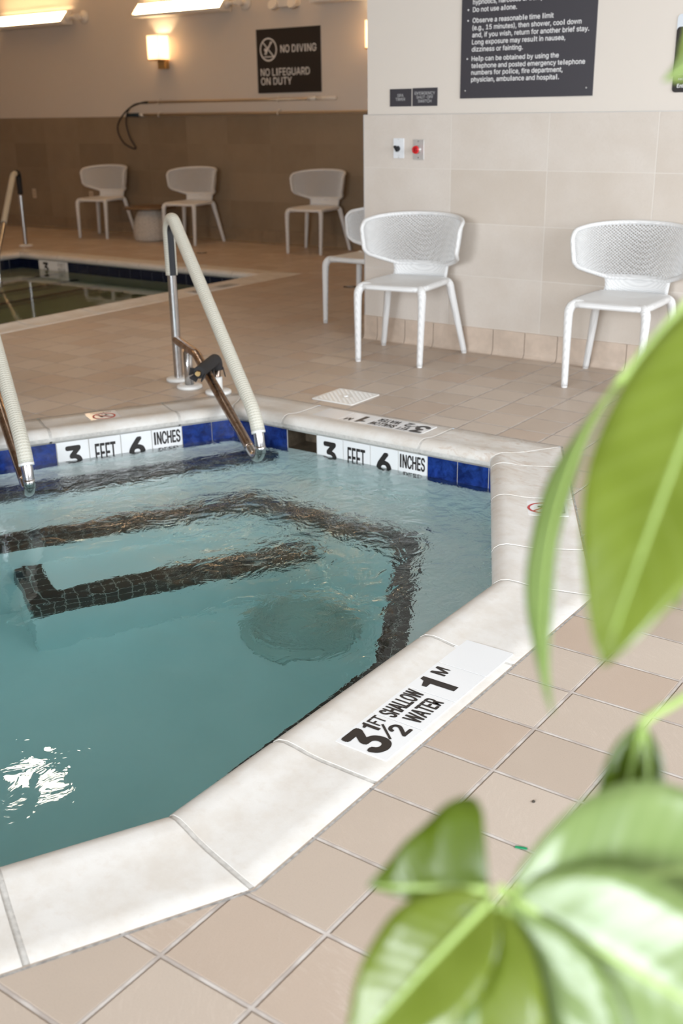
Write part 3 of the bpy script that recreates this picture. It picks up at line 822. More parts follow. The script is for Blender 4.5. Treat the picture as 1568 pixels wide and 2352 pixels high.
def handrail(label, loc, rz, covered=True):
    # local x runs from the post out over the water, y = 0 is the plane of the rail
    t = thing('handrail', label, 'handrail', loc, rz, 'curved handrails at the pools')
    S = lambda s, z: (s, 0, z)
    full = resample(fillet([S(0, 0.0), S(0, .935), S(1.238, .05), S(1.238, -.150), S(.345, .212), S(.0, .225)], [.075, .26, .072, .10], 16))
    i0 = min(range(len(full)), key=lambda i: abs(full[i].z - .575) + (10 if full[i].x > .02 else 0))
    i1 = min(range(len(full)), key=lambda i: abs(full[i].z - .018) + (10 if full[i].x < 1.15 else 0))
    i2 = min(range(len(full)), key=lambda i: (full[i] - Vector((1.10, 0, -.09))).length)
    MB().tube(full[:i0 + 3], .0242, 16).build('post', 'steel', t)
    MB().tube(full[i1 - 3:i2 + 1], .0242, 16, up=(0, 1, 0)).build('lower_bend', 'steel', t)
    MB().tube(full[i2:], .0242, 16, up=(0, 1, 0)).build('lower_rail', 'stained', t)
    MB().tube([S(.195, .0), S(.195, .215)], .0242, 16).build('support_post', 'steel', t)
    cv = full[i0:i1 + 1]
    c = MB().tube(cv, .0315, 18, up=(0, 1, 0)).build('rail_cover', 'cover', t)
    # open slit of the cover on the inside of the bend, dark foam showing
    j = [q for q in cv if q.x < .14][:60]
    MB().tube(j[: max(3, int(len(j) * .93))], .0328, 6, caps=False, up=(1, 0, 0) , arc=(-.55 + 0, .55 + 0)).build('cover_slit', 'black', c)
    e1 = cv[-1]; MB().tube([e1, e1 + (full[i1 + 1] - full[i1]).normalized() * .012], [.0325, .0318], 18, up=(0, 1, 0)).build('cover_cuff', 'pvc', c)
    for s in (0, .195): MB().lathe([(.068, .0005), (.068, .012), (.060, .018), (.030, .019)], 28, (s, 0, 0)).build('flange', 'pvc', t)
    return t
rz_rail = math.atan2(-.487, .873)
handrail('cream covered handrail with a curved top at the far corner of the hot tub', (-3.20, 2.55, 0), rz_rail)
handrail('cream covered handrail cut off by the left picture edge over the hot tub', (-3.20 - .487 * 1.03, 2.55 - .873 * 1.03, 0), rz_rail)
def lap_rail(label, loc, rz):
    t = thing('handrail', label, 'handrail', loc, rz, 'curved handrails at the pools')
    S = lambda s, z: (s, 0, z)
    full = resample(fillet([S(0, 0.0), S(-.02, .80), S(.22, .775), S(1.25, .02), S(1.25, -.25)], [.05, .12, .2], 12), .02)
    i0 = min(range(len(full)), key=lambda i: abs(full[i].z - .56) + (10 if full[i].x > .1 else 0))
    MB().tube(full[:i0 + 1], .0242, 14).build('post', 'steel', t)
    i1 = min(range(len(full)), key=lambda i: abs(full[i].z - .33) + (10 if full[i].x < .5 else 0))
    MB().tube(full[i1:], .0242, 14).build('lower_bend', 'steel', t)
    i2 = min(range(len(full)), key=lambda i: abs(full[i].x - .12) + (10 if full[i].z < .6 else 0))
    MB().tube(full[i0:i2], .030, 14).build('black_cover', 'black', t)
    MB().tube(full[i2:i1 + 1], .031, 14).build('rail_cover', 'cover', t)
    MB().lathe([(.075, .0005), (.075, .012), (.060, .018), (.030, .019)], 24, (0, 0, 0)).build('flange', 'pvc', t)
lap_rail('slim chrome pool handrail with black top grip beyond the swimming pool corner', (-9.235, 6.38, 0), math.radians(-52))

# foam wrapped pipe stub beside the first handrail
fp = thing('foam_wrapped_pipe', 'black foam wrapped pipe elbow on a white flange in front of the tall handrail', 'pipe', (-2.82, 2.45, 0))
dx, dy = .45, -.89
pts = fillet([(0, 0, .125), (0, 0, .185), (dx * .335, dy * .335, .185)], [.045], 8)
MB().tube(resample(pts), .030, 14).build('foam_sleeve', 'foam', fp)
MB().tube([(0, 0, .02), (0, 0, .14)], .0165, 14).build('pipe', 'stained', fp)
MB().tube([(dx * .33, dy * .33, .185), (dx * .355, dy * .355, .183)], .013, 12).build('pipe_end', 'brass', fp)
MB().lathe([(.024, .01), (.024, .085), (.021, .088)], 20).build('collar', 'pvc', fp)
MB().lathe([(.068, .0005), (.068, .012), (.060, .018), (.025, .019)], 28).build('flange', 'pvc', fp)
fl = MB()
for a in (0.3, 2.2, 4.1):
    ct, s_ = math.cos(a), math.sin(a)
    fl.add([(ct * .030, s_ * .030, .135), (math.cos(a + .9) * .030, math.sin(a + .9) * .030, .135), (math.cos(a + .8) * .038, math.sin(a + .8) * .038, .088), (math.cos(a + .2) * .039, math.sin(a + .2) * .039, .086)], [(0, 1, 2, 3)])
b_ = Vector((dx * .33, dy * .33, .185)); sd = Vector((-dy, dx, 0)); fdir = Vector((dx, dy, 0))
for a in (2.4, 3.6, 5.2):
    rr = sd * math.cos(a) + Vector((0, 0, 1)) * math.sin(a); r2 = sd * math.cos(a + .9) + Vector((0, 0, 1)) * math.sin(a + .9)
    fl.add([b_ + rr * .030 - fdir * .01, b_ + r2 * .030 - fdir * .01, b_ + r2 * .044 + fdir * .03, b_ + rr * .046 + fdir * .032], [(0, 1, 2, 3)])
fo = fl.build('torn_foam', 'foam', fp); so = fo.modifiers.new('s', 'SOLIDIFY'); so.thickness = .006

# square skimmer lid in the deck
lid = thing('skimmer_lid', 'square white skimmer lid set in the floor tiles beyond the hot tub', 'lid', (-2.205, 2.735, 0))
bevel(MB().rbox((-.126, -.126, .0005), (.126, .126, .006), .008, 3).build('cover_plate', 'pvc', lid), .001, 1)
lm = MB()
for i in range(-7, 8):
    for j in range(-7, 8):
        if abs(i) + abs(j) > 2 and (i + j) % 2 == 0: lm.box((i * .015 - .0045, j * .015 - .0045, .006), (i * .015 + .0045, j * .015 + .0045, .0072))
lm.build('grip_pattern', 'pvc', lid)
MB().lathe([(.013, .006), (.013, .009), (.009, .011)], 16).build('knob', 'pvc', lid)
# round floor drains
dp = thing('floor_drain', 'small dark floor drain beside the chair at the wall corner', 'drain', (-4.325, 5.762, 0), 0, 'floor drains')
MB().lathe([(.055, .0005), (.055, .003), (.04, .004)], 20).build('rim', 'dark', dp); MB().box((-.035, -.004, .003), (.035, .004, .0055)).box((-.035, -.02, .003), (.035, -.014, .0055)).box((-.035, .014, .003), (.035, .02, .0055)).build('grate', 'brushed', dp)
dup(dp, (-7.02, 6.879, 0), 0, 'small dark floor drain between the swimming pool and the back chairs')
tag(bevel(MB().box((-.012, -.0035, .0005), (.012, .0035, .002)).build('litter_scrap', plain('green_plastic', (0.0, 0.25, 0.10), 0.4), loc=(.175, -.002, 0)), .0008), 'tiny green plastic scrap lying on the nearest floor tiles', 'litter').rotation_euler = (0, 0, .35)
tag(MB().lathe([(.0035, .0003), (.004, .002), (.002, .004)], 8).build('litter_crumb', 'dark', loc=(.127, .15, 0)), 'tiny brown crumb lying on the nearest floor tiles', 'litter')

# ------------------------------------------------------------------ chairs
def chair_back(s, t):      # s -1..1 around, t 0..1 up
    a = s * PI / 2 * 0.98
    px = .272 * math.sin(a); py = .02 + .215 * math.cos(a) ** 0.9
    e = abs(s)
    zt = .802 - .045 * e ** 2.2; zb = .515 + (.075 * max(0, e - .38) / .62)
    c = max(0, (e - .86) / .14) ** 2.6
    zt -= .030 * c; zb += .022 * c
    z = zb + (zt - zb) * t
    k2 = 1 + .16 * (z - .5) / .3 * 1.0
    bulge = .018 * math.sin(PI * min(1, max(0, (z - .5) / .3)))
    return Vector((px * k2 + math.sin(a) * bulge * .3, py + (k2 - 1) * .22 * math.cos(a), z))
def make_chair(label, loc, rz):
    t = thing('woven_chair', label, 'chair', loc, rz, 'white woven plastic chairs')
    # backrest lattice
    NI, NJ = 92, 36; mb = MB(); idx = {}
    def vid(i, j):
        if (i, j) not in idx: idx[(i, j)] = len(mb.v); mb.v.append(chair_back(-1 + 2 * i / NI, j / NJ))
        return idx[(i, j)]
    for i in range(0, NI + 1):
        for j in range(0, NJ + 1):
            if (i + j) % 2 == 1:
                q = [(i - 1, j), (i, j - 1), (i + 1, j), (i, j + 1)]
                q = [c for c in q if 0 <= c[0] <= NI and 0 <= c[1] <= NJ]
                if len(q) >= 3: mb.f.append([vid(*c) for c in q]); mb.sm.append(False); mb.uv.append([(0, 0)] * len(q))
    o = mb.build('backrest', 'chair', t)
    wm = o.modifiers.new('strands', 'WIREFRAME'); wm.thickness = .0086; wm.use_even_offset = False; wm.use_boundary = True
    bpy.context.view_layer.update()
    me = bpy.data.meshes.new_from_object(o.evaluated_get(bpy.context.evaluated_depsgraph_get())); o.modifiers.clear(); o.data = me
    loop = [chair_back(-1 + 2 * i / 60, 1) for i in range(61)] + [chair_back(1, 1 - i / 8) for i in range(1, 8)] + [chair_back(1 - 2 * i / 60, 0) for i in range(61)] + [chair_back(-1, i / 8) for i in range(1, 8)]
    MB().tube(loop, .0125, 10, closed=True).build('rim', 'chair', o)
    # neck between seat and backrest
    nk = MB(); vs = []; n = 17
    for r_, (zz, off) in enumerate(((.445, -.012), (.475, .004), (.505, .008), (.535, .004), (.535, -.010), (.505, -.008), (.475, -.012), (.445, -.028))):
        for i in range(n):
            s = -.44 + .88 * i / (n - 1); b = chair_back(s, .02 if zz > .5 else 0.0); wd = 1.0 + .10 * ((zz - .47) / .07) ** 2 if zz < .54 else 1.1
            vs.append((b.x * wd * .98, b.y + off, zz + (0.0)))
    nk.add(vs, [(r_ * n + i, r_ * n + i + 1, ((r_ + 1) % 8) * n + i + 1, ((r_ + 1) % 8) * n + i) for r_ in range(8) for i in range(n - 1)], True)
    nk.add([vs[r_ * n] for r_ in range(8)], [list(range(8))]); nk.add([vs[r_ * n + n - 1] for r_ in range(8)], [list(range(8))[::-1]])
    nk.build('back_support', 'chair', t, merge=True)
    # seat
    sb = MB(); N = 44; rings = [(0.0, .445, 0), (.55, .448, 0), (.86, .453, 0), (.955, .452, 0), (1.0, .440, 0), (.985, .425, 0), (.93, .418, 0), (.5, .416, 0)]
    vs = []
    def seat_out(a):
        c, s_ = math.cos(a), math.sin(a); p = 7.0
        r_ = (abs(c) ** p + abs(s_) ** p) ** (-1 / p)
        x = .218 * r_ * c; y = .218 * r_ * s_
        x *= 1.0 - .05 * (y / .22) if y > 0 else 1.0
        return x, y - .02
    for q, z, _ in rings:
        for i in range(N):
            x, y = seat_out(2 * PI * i / N); dip = -.006 * (1 - q) if z > .43 else 0
            if y < -.15 and z > .42: dip -= .006 * ((-y - .15) / .08) * q
            vs.append((x * q, y * q, z + dip))
    sb.add(vs, [(r_ * N + i, r_ * N + (i + 1) % N, (r_ + 1) * N + (i + 1) % N, (r_ + 1) * N + i) for r_ in range(len(rings) - 1) for i in range(N)], True)
    sb.build('seat', 'chair', t, merge=True)
    for sx in (-1, 1):
        for fr in (1, 0):
            if fr: P = [(.150, -.17, .428), (.182, -.205, .430), (.199, -.222, .405), (.202, -.227, .355), (.200, -.232, .20), (.197, -.238, .008)]
            else: P = [(.140, .14, .428), (.176, .155, .432), (.198, .166, .412), (.208, .175, .36), (.240, .208, .18), (.270, .238, .008)]
            P = [(sx * a, b, c) for a, b, c in P]
            R_ = [.021, .0235, .0245, .0225, .0195, .0168]
            path = smooth_path(P, 6); rad = [v.x for v in smooth_path([(r_, 0, 0) for r_ in R_], 6)]
            lg = MB().tube(path, rad, 14).build('leg', 'chair', t)
            MB().lathe([(.0145, .0), (.0158, .003), (.0158, .009)], 14, (P[-1][0], P[-1][1], 0)).build('foot_cap', 'foot', lg)
    return t
R_ = math.radians
ch = make_chair('white woven chair in the middle against the near wall beside the wall corner', (-2.470, 3.724, 0), R_(7))
dup(ch, (-1.172, 3.765, 0), R_(2), 'white woven chair at the right picture edge, partly behind the plant leaf')
dup(ch, (-3.295, 4.552, 0), R_(-90), 'white woven chair half hidden behind the near wall corner')
dup(ch, (-6.030, 7.560, 0), R_(6), 'rightmost woven chair against the back wall, under the black no diving sign')
dup(ch, (-7.760, 7.530, 0), R_(9), 'woven chair at the back wall, just right of the basket table')
dup(ch, (-9.195, 7.545, 0), R_(11), 'leftmost woven chair against the back wall, left of the basket table')

# basket side table
bt = thing('side_table', 'round basket side table with dark flat top between two back wall chairs', 'side table', (-8.40, 7.53, 0))
mb = MB(); NA, NZ = 120, 44; vs = []
for j in range(NZ + 1):
    z = .004 + .350 * j / NZ; q = z / .354
    r_ = .200 * math.sqrt(max(0, 1 - (max(0, q - .22) / .90) ** 2)) if q > .22 else .200 - .018 * ((.22 - q) / .22) ** 2
    for i in range(NA):
        t_ = 2 * PI * i / NA; rib = math.cos(t_ * 20); row = 1 if (j // 2) % 2 else -1
        vs.append(((r_ + .010 * rib * row + .0045 * abs(math.cos(t_ * 10)) ** 8 - (.004 if j % 2 == 0 else 0)) * math.cos(t_), (r_ + .010 * rib * row + .0045 * abs(math.cos(t_ * 10)) ** 8 - (.004 if j % 2 == 0 else 0)) * math.sin(t_), z))
mb.add(vs, [(j * NA + i, j * NA + (i + 1) % NA, (j + 1) * NA + (i + 1) % NA, (j + 1) * NA + i) for j in range(NZ) for i in range(NA)], True)
mb.build('basket_base', 'wicker', bt)
MB().lathe([(.0, .352), (.29, .352), (.298, .358), (.298, .372), (.29, .377), (.0, .377)], 48, caps=False).build('table_top', 'wood', bt)

# ------------------------------------------------------------------ signs and switches on the near wall
PY = WY + .018        # painted face
def wall_frame(x, z, y): return frame((x, y, z), (1, 0, 0), (0, 0, 1))
sg = thing('rules_sign', 'large charcoal hot tub rules sign with white lettering on the near wall', 'sign', (-1.94, PY, 1.43))
MB().box((-.398, -.006, 0), (.398, -.0005, .92)).build('panel', 'sign', sg)
ln = [(1.883, 'Do not use alone.', -2.001, 1), (1.829, 'Observe a reasonable time limit', -1.785, 1), (1.7925, '(e.g., 15 minutes), then shower, cool down', -1.626, 0),
      (1.756, 'and, if you wish, return for another brief stay.', -1.581, 0), (1.7195, 'Long exposure may result in nausea,', -1.712, 0), (1.683, 'dizziness or fainting.', -1.957, 0),
      (1.635, 'Help can be obtained by using the', -1.744, 1), (1.599, 'telephone and posted emergency telephone', -1.593, 0), (1.564, 'numbers for police, fire department,', -1.718, 0), (1.528, 'physician, ambulance and hospital.', -1.737, 0),
      (1.921, 'hypnotics, narcotics or tranquilizers.', -1.74, 0)]
tm = MB()
for zc, s_, xr, bul in ln:
    F = wall_frame(-2.268 + 1.94, zc - 1.43 - .0115, -.0060)
    text(tm, s_, F, .0235, xr + 2.268, .02, 'L')
    if bul: ring2d(tm, wall_frame(-2.296 + 1.94, zc - 1.43, -.0060), 0, 0, 0, .0045, 12)
tm.build('lettering', 'sign_ink', sg)
sm_ = MB()
for x_ in (-.365, .362): sm_.lathe([(.004, 0), (.004, .002), (.002, .003)], 12, M=wall_frame(x_, .040, -.006))
sm_.build('screw', 'brushed', sg)
def small_sign(label, x0, x1, z0, z1, lines, cap, gap, top):
    t = thing('switch_sign', label, 'sign', ((x0 + x1) / 2, PY, z0), 0, 'small grey switch signs')
    h = (x1 - x0) / 2
    MB().box((-h, -.004, 0), (h, -.0005, z1 - z0)).build('panel', 'sign', t)
    tm = MB()
    for i, (s_, wd) in enumerate(lines): text(tm, s_, wall_frame(0, top - i * gap, -.004), cap, wd, .0, 'C')
    tm.build('lettering', 'sign_grey', t)
small_sign('small charcoal wall sign reading SPA TIMER', -2.813, -2.664, 1.394, 1.490, [('SPA', .043), ('TIMER', .066)], .016, .021, .052)
small_sign('small charcoal wall sign reading EMERGENCY SHUT-OFF SWITCH', -2.656, -2.488, 1.394, 1.492, [('EMERGENCY', .137), ('SHUT-OFF', .112), ('SWITCH', .090)], .016, .0215, .062)
sw = thing('timer_switch', 'white wall switch plate with black rotary timer knob under the SPA TIMER sign', 'switch', (-2.738, WY, 1.105))
bevel(MB().rbox((-.037, -.006, 0), (.037, -.0005, .113), .003, 2, 'y').build('plate', 'plate', sw), .0015)
MB().lathe([(.015, 0), (.014, .008), (.012, .020)], 20, M=wall_frame(-.003, .055, -.006)).box((-.018, .047, 0), (.012, .063, 0)).build('knob', 'black', sw)
mk = MB(); Mk = wall_frame(-.003, .055, -.026) @ Matrix.Rotation(.6, 4, 'Z'); mk.rbox((-.0065, -.019, -.004), (.0065, .019, .010), .004, 2, 'z', Mk); mk.build('pointer', 'black', sw)
tm = MB()
text(tm, 'TIMER', wall_frame(0, .014, -.006), .004, .018, 0, 'C'); text(tm, 'OFF', wall_frame(.012, .090, -.006), .004, .010, 0, 'C')
tm.build('lettering', 'sign_grey', sw)
sc_ = MB()
for z_ in (.006, .107): sc_.lathe([(.0032, 0), (.002, .0015)], 10, M=wall_frame(0, z_, -.006))
sc_.build('screw', 'brushed', sw)
se = thing('emergency_button', 'steel wall plate with red emergency push button under the SHUT-OFF sign', 'push button', (-2.600, WY, 1.098))
bevel(MB().rbox((-.037, -.005, 0), (.037, -.0005, .114), .003, 2, 'y').build('plate', 'brushed', se), .0015)
Mb = wall_frame(0, .057, -.005)
MB().lathe([(.018, 0), (.018, .004), (.013, .006), (.012, .024)], 24, M=Mb).build('collar', 'brushed', se)
MB().lathe([(.012, .020), (.021, .024), (.0235, .030), (.0215, .037), (.014, .039), (.013, .036)], 28, M=Mb).build('mushroom_head', 'red', se)
MB().lathe([(.0125, .0362), (.0125, .0385), (.008, .0392)], 20, M=Mb).build('head_centre', plain('dark_red_plastic', (0.35, 0.01, 0.015), 0.3), se)
sc_ = MB()
for z_ in (.012, .102): sc_.lathe([(.0045, 0), (.003, .002)], 10, M=wall_frame(0, z_, -.005))
sc_.build('screw', 'steel', se)
# poster at the right edge
po = thing('poster', 'green and black poster with white header at the right picture edge', 'poster', (-1.118, PY, 1.437))
MB().rbox((0, -.0045, 0), (.42, -.0005, .36), .020, 5, 'y').build('panel', plain('white_board', (0.62, 0.66, 0.70), 0.4), po)
k = NT('leafy_print'); ob = k.obj(); x, y, z = k.xyz(ob)[:3]
a_ = k.math('ADD', x, k.math('MULTIPLY', z, -.12)); nz = k.noise(k.vscale(ob, (10, 1, 5)), 1.0, 4, .6)
g_ = k.math('ADD', a_, k.math('MULTIPLY', k.math('SUBTRACT', nz, .5), .06))
gv = k.mix(k.ramp(g_, -.03, .02), (0.018, 0.012, 0.010), (0.20, 0.27, 0.05)); gv = k.mix(k.ramp(g_, .06, .10), gv, (0.05, 0.055, 0.015))
gv = k.mix(k.ramp(z, .06, .02), gv, (0.016, 0.012, 0.011)); k.principled(gv, .4)
MB().rbox((0.0, -.0052, 0), (.42, -.0046, .302), .018, 5, 'y').build('picture', k.m, po)
tm = MB()
for s_, z_, c_, b_2 in (('Ent', .022, .017, .03), ('rec', .058, .014, 0.0), ('Us', .084, .017, 0.0)): text(tm, s_, wall_frame(.026 if s_ != 'rec' else .028, z_, -.0053), c_, None, b_2)
tm.build('lettering', 'sign_ink', po)

# ------------------------------------------------------------------ back wall
BP = BY + .015
nd = thing('no_diving_sign', 'black sign reading NO DIVING and NO LIFEGUARD ON DUTY on the back wall', 'sign', (-6.578, BP, 1.563))
MB().box((-.420, -.008, 0), (.420, -.0005, .622)).build('panel', 'sign_black', nd)
X = lambda x: x + 6.578
tm = MB(); F = wall_frame(0, 0, -.008)
def put(s_, x0, x1, zc, cap): text(tm, s_, wall_frame(X(x0), zc - 1.563 - cap / 2, -.008), cap, x1 - x0, .014)
put('NO DIVING', -6.676, -6.213, 1.988, .070); put('NO LIFEGUARD', -6.951, -6.303, 1.768, .070); put('ON DUTY', -6.951, -6.539, 1.680, .070)
cx, cz = X(-6.839), 1.987 - 1.563
ring2d(tm, F, cx, cz, .100, .114)
bar2d(tm, F, (cx - .072, cz + .072), (cx + .072, cz - .072), .012)
ring2d(tm, F, cx - .040, cz - .002, 0, .016, 14)
for a, b, w_ in (((-.024, -.008), (.018, .036), .020), ((.018, .036), (.052, .074), .012), ((.014, .034), (.036, .076), .012), ((-.020, -.004), (-.052, -.046), .011), ((-.016, -.012), (-.034, -.050), .010)):
    bar2d(tm, F, (cx + a[0], cz + a[1]), (cx + b[0], cz + b[1]), w_)
for i in range(4):
    x0 = cx - .060 + i * .030
    bar2d(tm, F, (x0, cz - .074), (x0 + .015, cz - .066), .008); bar2d(tm, F, (x0 + .015, cz - .066), (x0 + .030, cz - .074), .008)
tm.build('lettering', 'sign_ink', nd)
# wall sconces
def make_sconce(label, x):
    t = thing('wall_sconce', label, 'wall lamp', (x, BP, 1.93), 0, 'wall sconces')
    k = bpy.data.materials.get('lit_shade')
    if not k:
        q = NT('lit_shade'); e = q.n('Emission', {'Color': (1, .80, .58, 1), 'Strength': 0.45}); tr = q.n('BsdfTranslucent', {'Color': (.9, .78, .62, 1)})
        mx = q.n('AddShader'); q.t.links.new(e.outputs[0], mx.inputs[0]); q.t.links.new(tr.outputs[0], mx.inputs[1]); q.t.links.new(mx.outputs[0], q.out.inputs[0]); k = q.m
    sh = MB()
    for lo, hi in (((-.085, -.190, .012), (.085, -.186, .258)), ((-.085, -.186, .012), (-.081, -.025, .258)), ((.081, -.186, .012), (.085, -.025, .258)), ((-.081, -.029, .012), (.081, -.025, .258))): sh.box(lo, hi)
    sh.build('shade', k, t)
    MB().box((-.089, -.194, 0), (.089, -.021, .012)).build('shade_base', 'brass', t)
    bevel(MB().box((-.055, -.075, -.085), (.055, -.0005, 0)).build('bracket', 'brass', t), .004)
    MB().lathe([(.028, .06), (.03, .10), (.022, .14), (.008, .155)], 16, (0, -.105, 0)).build('bulb', emis('warm_bulb', (1, .75, .45), 25), t)
    MB().lathe([(.012, .012), (.012, .06)], 12, (0, -.105, 0)).build('socket', 'brass', t)
    return t
make_sconce('square cream wall sconce with brass bracket glowing above the back chairs', -8.34)
make_sconce('square cream wall sconce hidden behind the near wall corner', -5.40)
for x_ in (-8.34, -5.40):
    l = bpy.data.lights.new('sconce_light', 'POINT'); l.energy = 6; l.color = (1, .72, .42); l.shadow_soft_size = .03
    o = bpy.data.objects.new('sconce_light', l); COL.objects.link(o); o.location = (x_, BP - .105, 2.10)
# long wall fixtures
def make_fixture(label, x0):
    L = 1.30
    t = thing('wall_light_fixture', label, 'wall light', (x0, BP, 2.40), 0, 'long fluorescent wall fixtures')
    # cross section in (out, up); lens tilts up and out
    sec = [(.03, -.02), (.185, -.02), (.195, .012), (.185, .012), (.085, .125), (.03, .125)]
    def ext(pts, a, b, name, mat, par):
        n = len(pts); m = MB(); vs = [(x, -o_, z_) for x in (a, b) for o_, z_ in pts]
        m.add(vs, [(i, (i + 1) % n, n + (i + 1) % n, n + i) for i in range(n)] + [list(range(n))[::-1], [n + i for i in range(n)]]); return m.build(name, mat, par, merge=True)
    ext([(.03, -.02), (.185, -.02), (.195, .010), (.180, .010), (.175, -.005), (.04, -.005), (.04, .13), (.03, .13)], 0, L, 'housing', 'fixture', t)
    ext([(.172, .012), (.168, .018), (.078, .120), (.072, .116)], .02, L - .02, 'diffuser', 'lens', t)
    ext([(.03, -.022), (.19, -.022), (.198, .014), (.086, .130), (.03, .130)], -.012, .006, 'end_cap', 'fixture', t)
    ext([(.03, -.022), (.19, -.022), (.198, .014), (.086, .130), (.03, .130)], L - .006, L + .012, 'end_cap', 'fixture', t)
    a = frame((L + .012, -.10, .05), (0, 0, 1), (0, 1, 0))
    Mx = Matrix.Translation((L + .012, -.10, .05)) @ Matrix.Rotation(PI / 2, 4, 'Y')
    MB().lathe([(.045, 0), (.045, .03), (.02, .034), (.02, .10), (.03, .105), (.03, .14)], 20, M=Mx).build('pivot_arm', 'fixture', t)
    My = frame((L + .19, -.0005, .05), (1, 0, 0), (0, 0, 1))
    MB().lathe([(.07, 0), (.07, .015), (.05, .022), (.025, .024), (.025, .075), (.035, .08), (.035, .11)], 28, M=My).build('wall_disc', 'fixture', t)
    MB().box((L + .10, -.118, .035), (L + .215, -.085, .065)).build('arm_link', 'fixture', t)
    My2 = frame((.05, -.0005, .05), (1, 0, 0), (0, 0, 1))
    MB().lathe([(.05, 0), (.05, .015), (.02, .02), (.02, .035)], 20, M=My2).build('wall_stud', 'fixture', t)
    return t
fx = make_fixture('long lit wall fixture above the glowing sconce', -8.62)
dup(fx, (-11.10, BP, 2.40), 0, 'long lit wall fixture at the upper left, nearest the left picture edge')
dup(fx, (-6.14, BP, 2.40), 0, 'long lit wall fixture cut by the top edge, over the NO DIVING sign')
# twin emergency lamp
el = thing('emergency_light', 'white twin headed emergency light on the back wall at the top edge', 'emergency light', (-6.54, BP, 2.38))
bevel(MB().box((-.13, -.07, -.005), (.13, -.0005, .16)).build('housing', 'fixture', el), .008)
for x_ in (-.15, .10):
    M_ = frame((x_, -.085, .02), (1, 0, 0), (0, .35, 1))
    MB().lathe([(.03, -.04), (.05, -.02), (.055, .02), (.055, .026)], 20, M=M_).build('lamp_head', 'fixture', el)
# poles hung on the wall
def wp(o, z_): return (0, -o, z_)
hk = thing('rescue_hook_pole', 'upper wall hung pole with a looped dark rescue hook on the back wall', 'rescue pole', (-8.60, BP, 1.50))
MB().tube([(0.0, -.05, 0), (2.30, -.05, .0)], .014, 12).build('pole', 'pole', hk)
MB().tube([(2.30, -.05, 0), (2.40, -.05, 0)], .020, 12).tube([(2.40, -.05, 0), (2.66, -.05, 0)], .016, 12).build('end_grip', 'fixture', hk)
lp = smooth_path([(.05, -.05, .005), (-.10, -.05, 0), (-.30, -.075, -.06), (-.47, -.092, -.20), (-.50, -.092, -.32), (-.42, -.092, -.44), (-.28, -.092, -.50), (-.23, -.092, -.49), (-.30, -.100, -.38), (-.345, -.100, -.22), (-.30, -.092, -.08), (-.18, -.075, -.015), (0, -.05, -.006)], 8)
MB().tube(lp, .0085, 8).build('hook_loop', 'black', hk)
for x_ in (.15, 1.9): MB().tube([(x_, -.0005, .03), (x_, -.035, .03), (x_, -.060, 0), (x_, -.062, -.02), (x_, -.040, -.02)], .005, 8).build('hanger', 'fixture', hk)
vp = thing('vacuum_pole', 'lower wall hung pole with dark blue grip along the top of the back tiles', 'pole', (-9.0, BP, 1.366))
MB().tube([(.30, -.05, 0), (5.2, -.05, 0)], .015, 12).build('pole', 'pole', vp)
MB().tube([(.03, -.05, 0), (.24, -.05, 0)], .021, 12).build('grip', 'navy_grip', vp)
MB().tube([(0, -.05, 0), (.03, -.05, 0)], .019, 12).tube([(.24, -.05, 0), (.30, -.05, 0)], .019, 12).build('ferrule', 'fixture', vp)
for x_ in (.55, 2.3): MB().tube([(x_, .010, .03), (x_, -.035, .03), (x_, -.066, 0), (x_, -.066, -.02), (x_, -.040, -.02)], .005, 8).build('hanger', 'fixture', vp)
def outlet(label, x, z):
    t = thing('wall_outlet', label, 'outlet', (x, BY, z), 0, 'back wall outlets')
    bevel(MB().rbox((-.036, -.006, -.058), (.036, -.0005, .058), .004, 2, 'y').build('plate', 'ivory', t), .0015)
    m = MB()
    for z_ in (-.02, .02): m.rbox((-.015, -.0075, z_ - .014), (.015, -.006, z_ + .014), .005, 2, 'y')
    m.build('socket', plain('beige_socket', (0.42, 0.33, 0.23), 0.4), t); return t
ot = outlet('ivory wall outlet on the back tiles near the left picture edge', -10.83, .43)
dup(ot, (-9.75, BY, .43), 0, 'ivory wall outlet behind the leftmost back chair')
# ceiling light over the walkway, seen mirrored in the hot tub water
cl = thing('ceiling_light', 'small square lit ceiling light above the floor between the two pools', 'ceiling light', (-5.0, 2.65, CZ), R_(36), 'ceiling lights')
MB().box((-.22, -.16, -.06), (.22, .16, -.0005)).build('housing', 'fixture', cl)
MB().box((-.20, -.14, -.068), (.20, .14, -.060)).build('diffuser', emis('lit_ceiling_diffuser', (1.0, 0.88, 0.74), 25.0), cl)

ml = bpy.data.materials['lit_ceiling_diffuser'].copy(); ml.name = 'warm_ceiling_diffuser'
em = [q for q in ml.node_tree.nodes if q.type == 'EMISSION'][0]; em.inputs[0].default_value = (1.0, 0.60, 0.28, 1); em.inputs[1].default_value = 22.0
def pool_light(label, x, y):
    t = thing('ceiling_light', label, 'ceiling light', (x, y, CZ), 0, 'ceiling lights')
    MB().box((-.82, -.17, -.06), (.82, .17, -.0005)).build('housing', 'fixture', t)
    MB().box((-.80, -.15, -.068), (.80, .15, -.060)).build('diffuser', ml, t)
pool_light('long warm ceiling light left of the picture over the swimming pool', -8.6, 2.3)

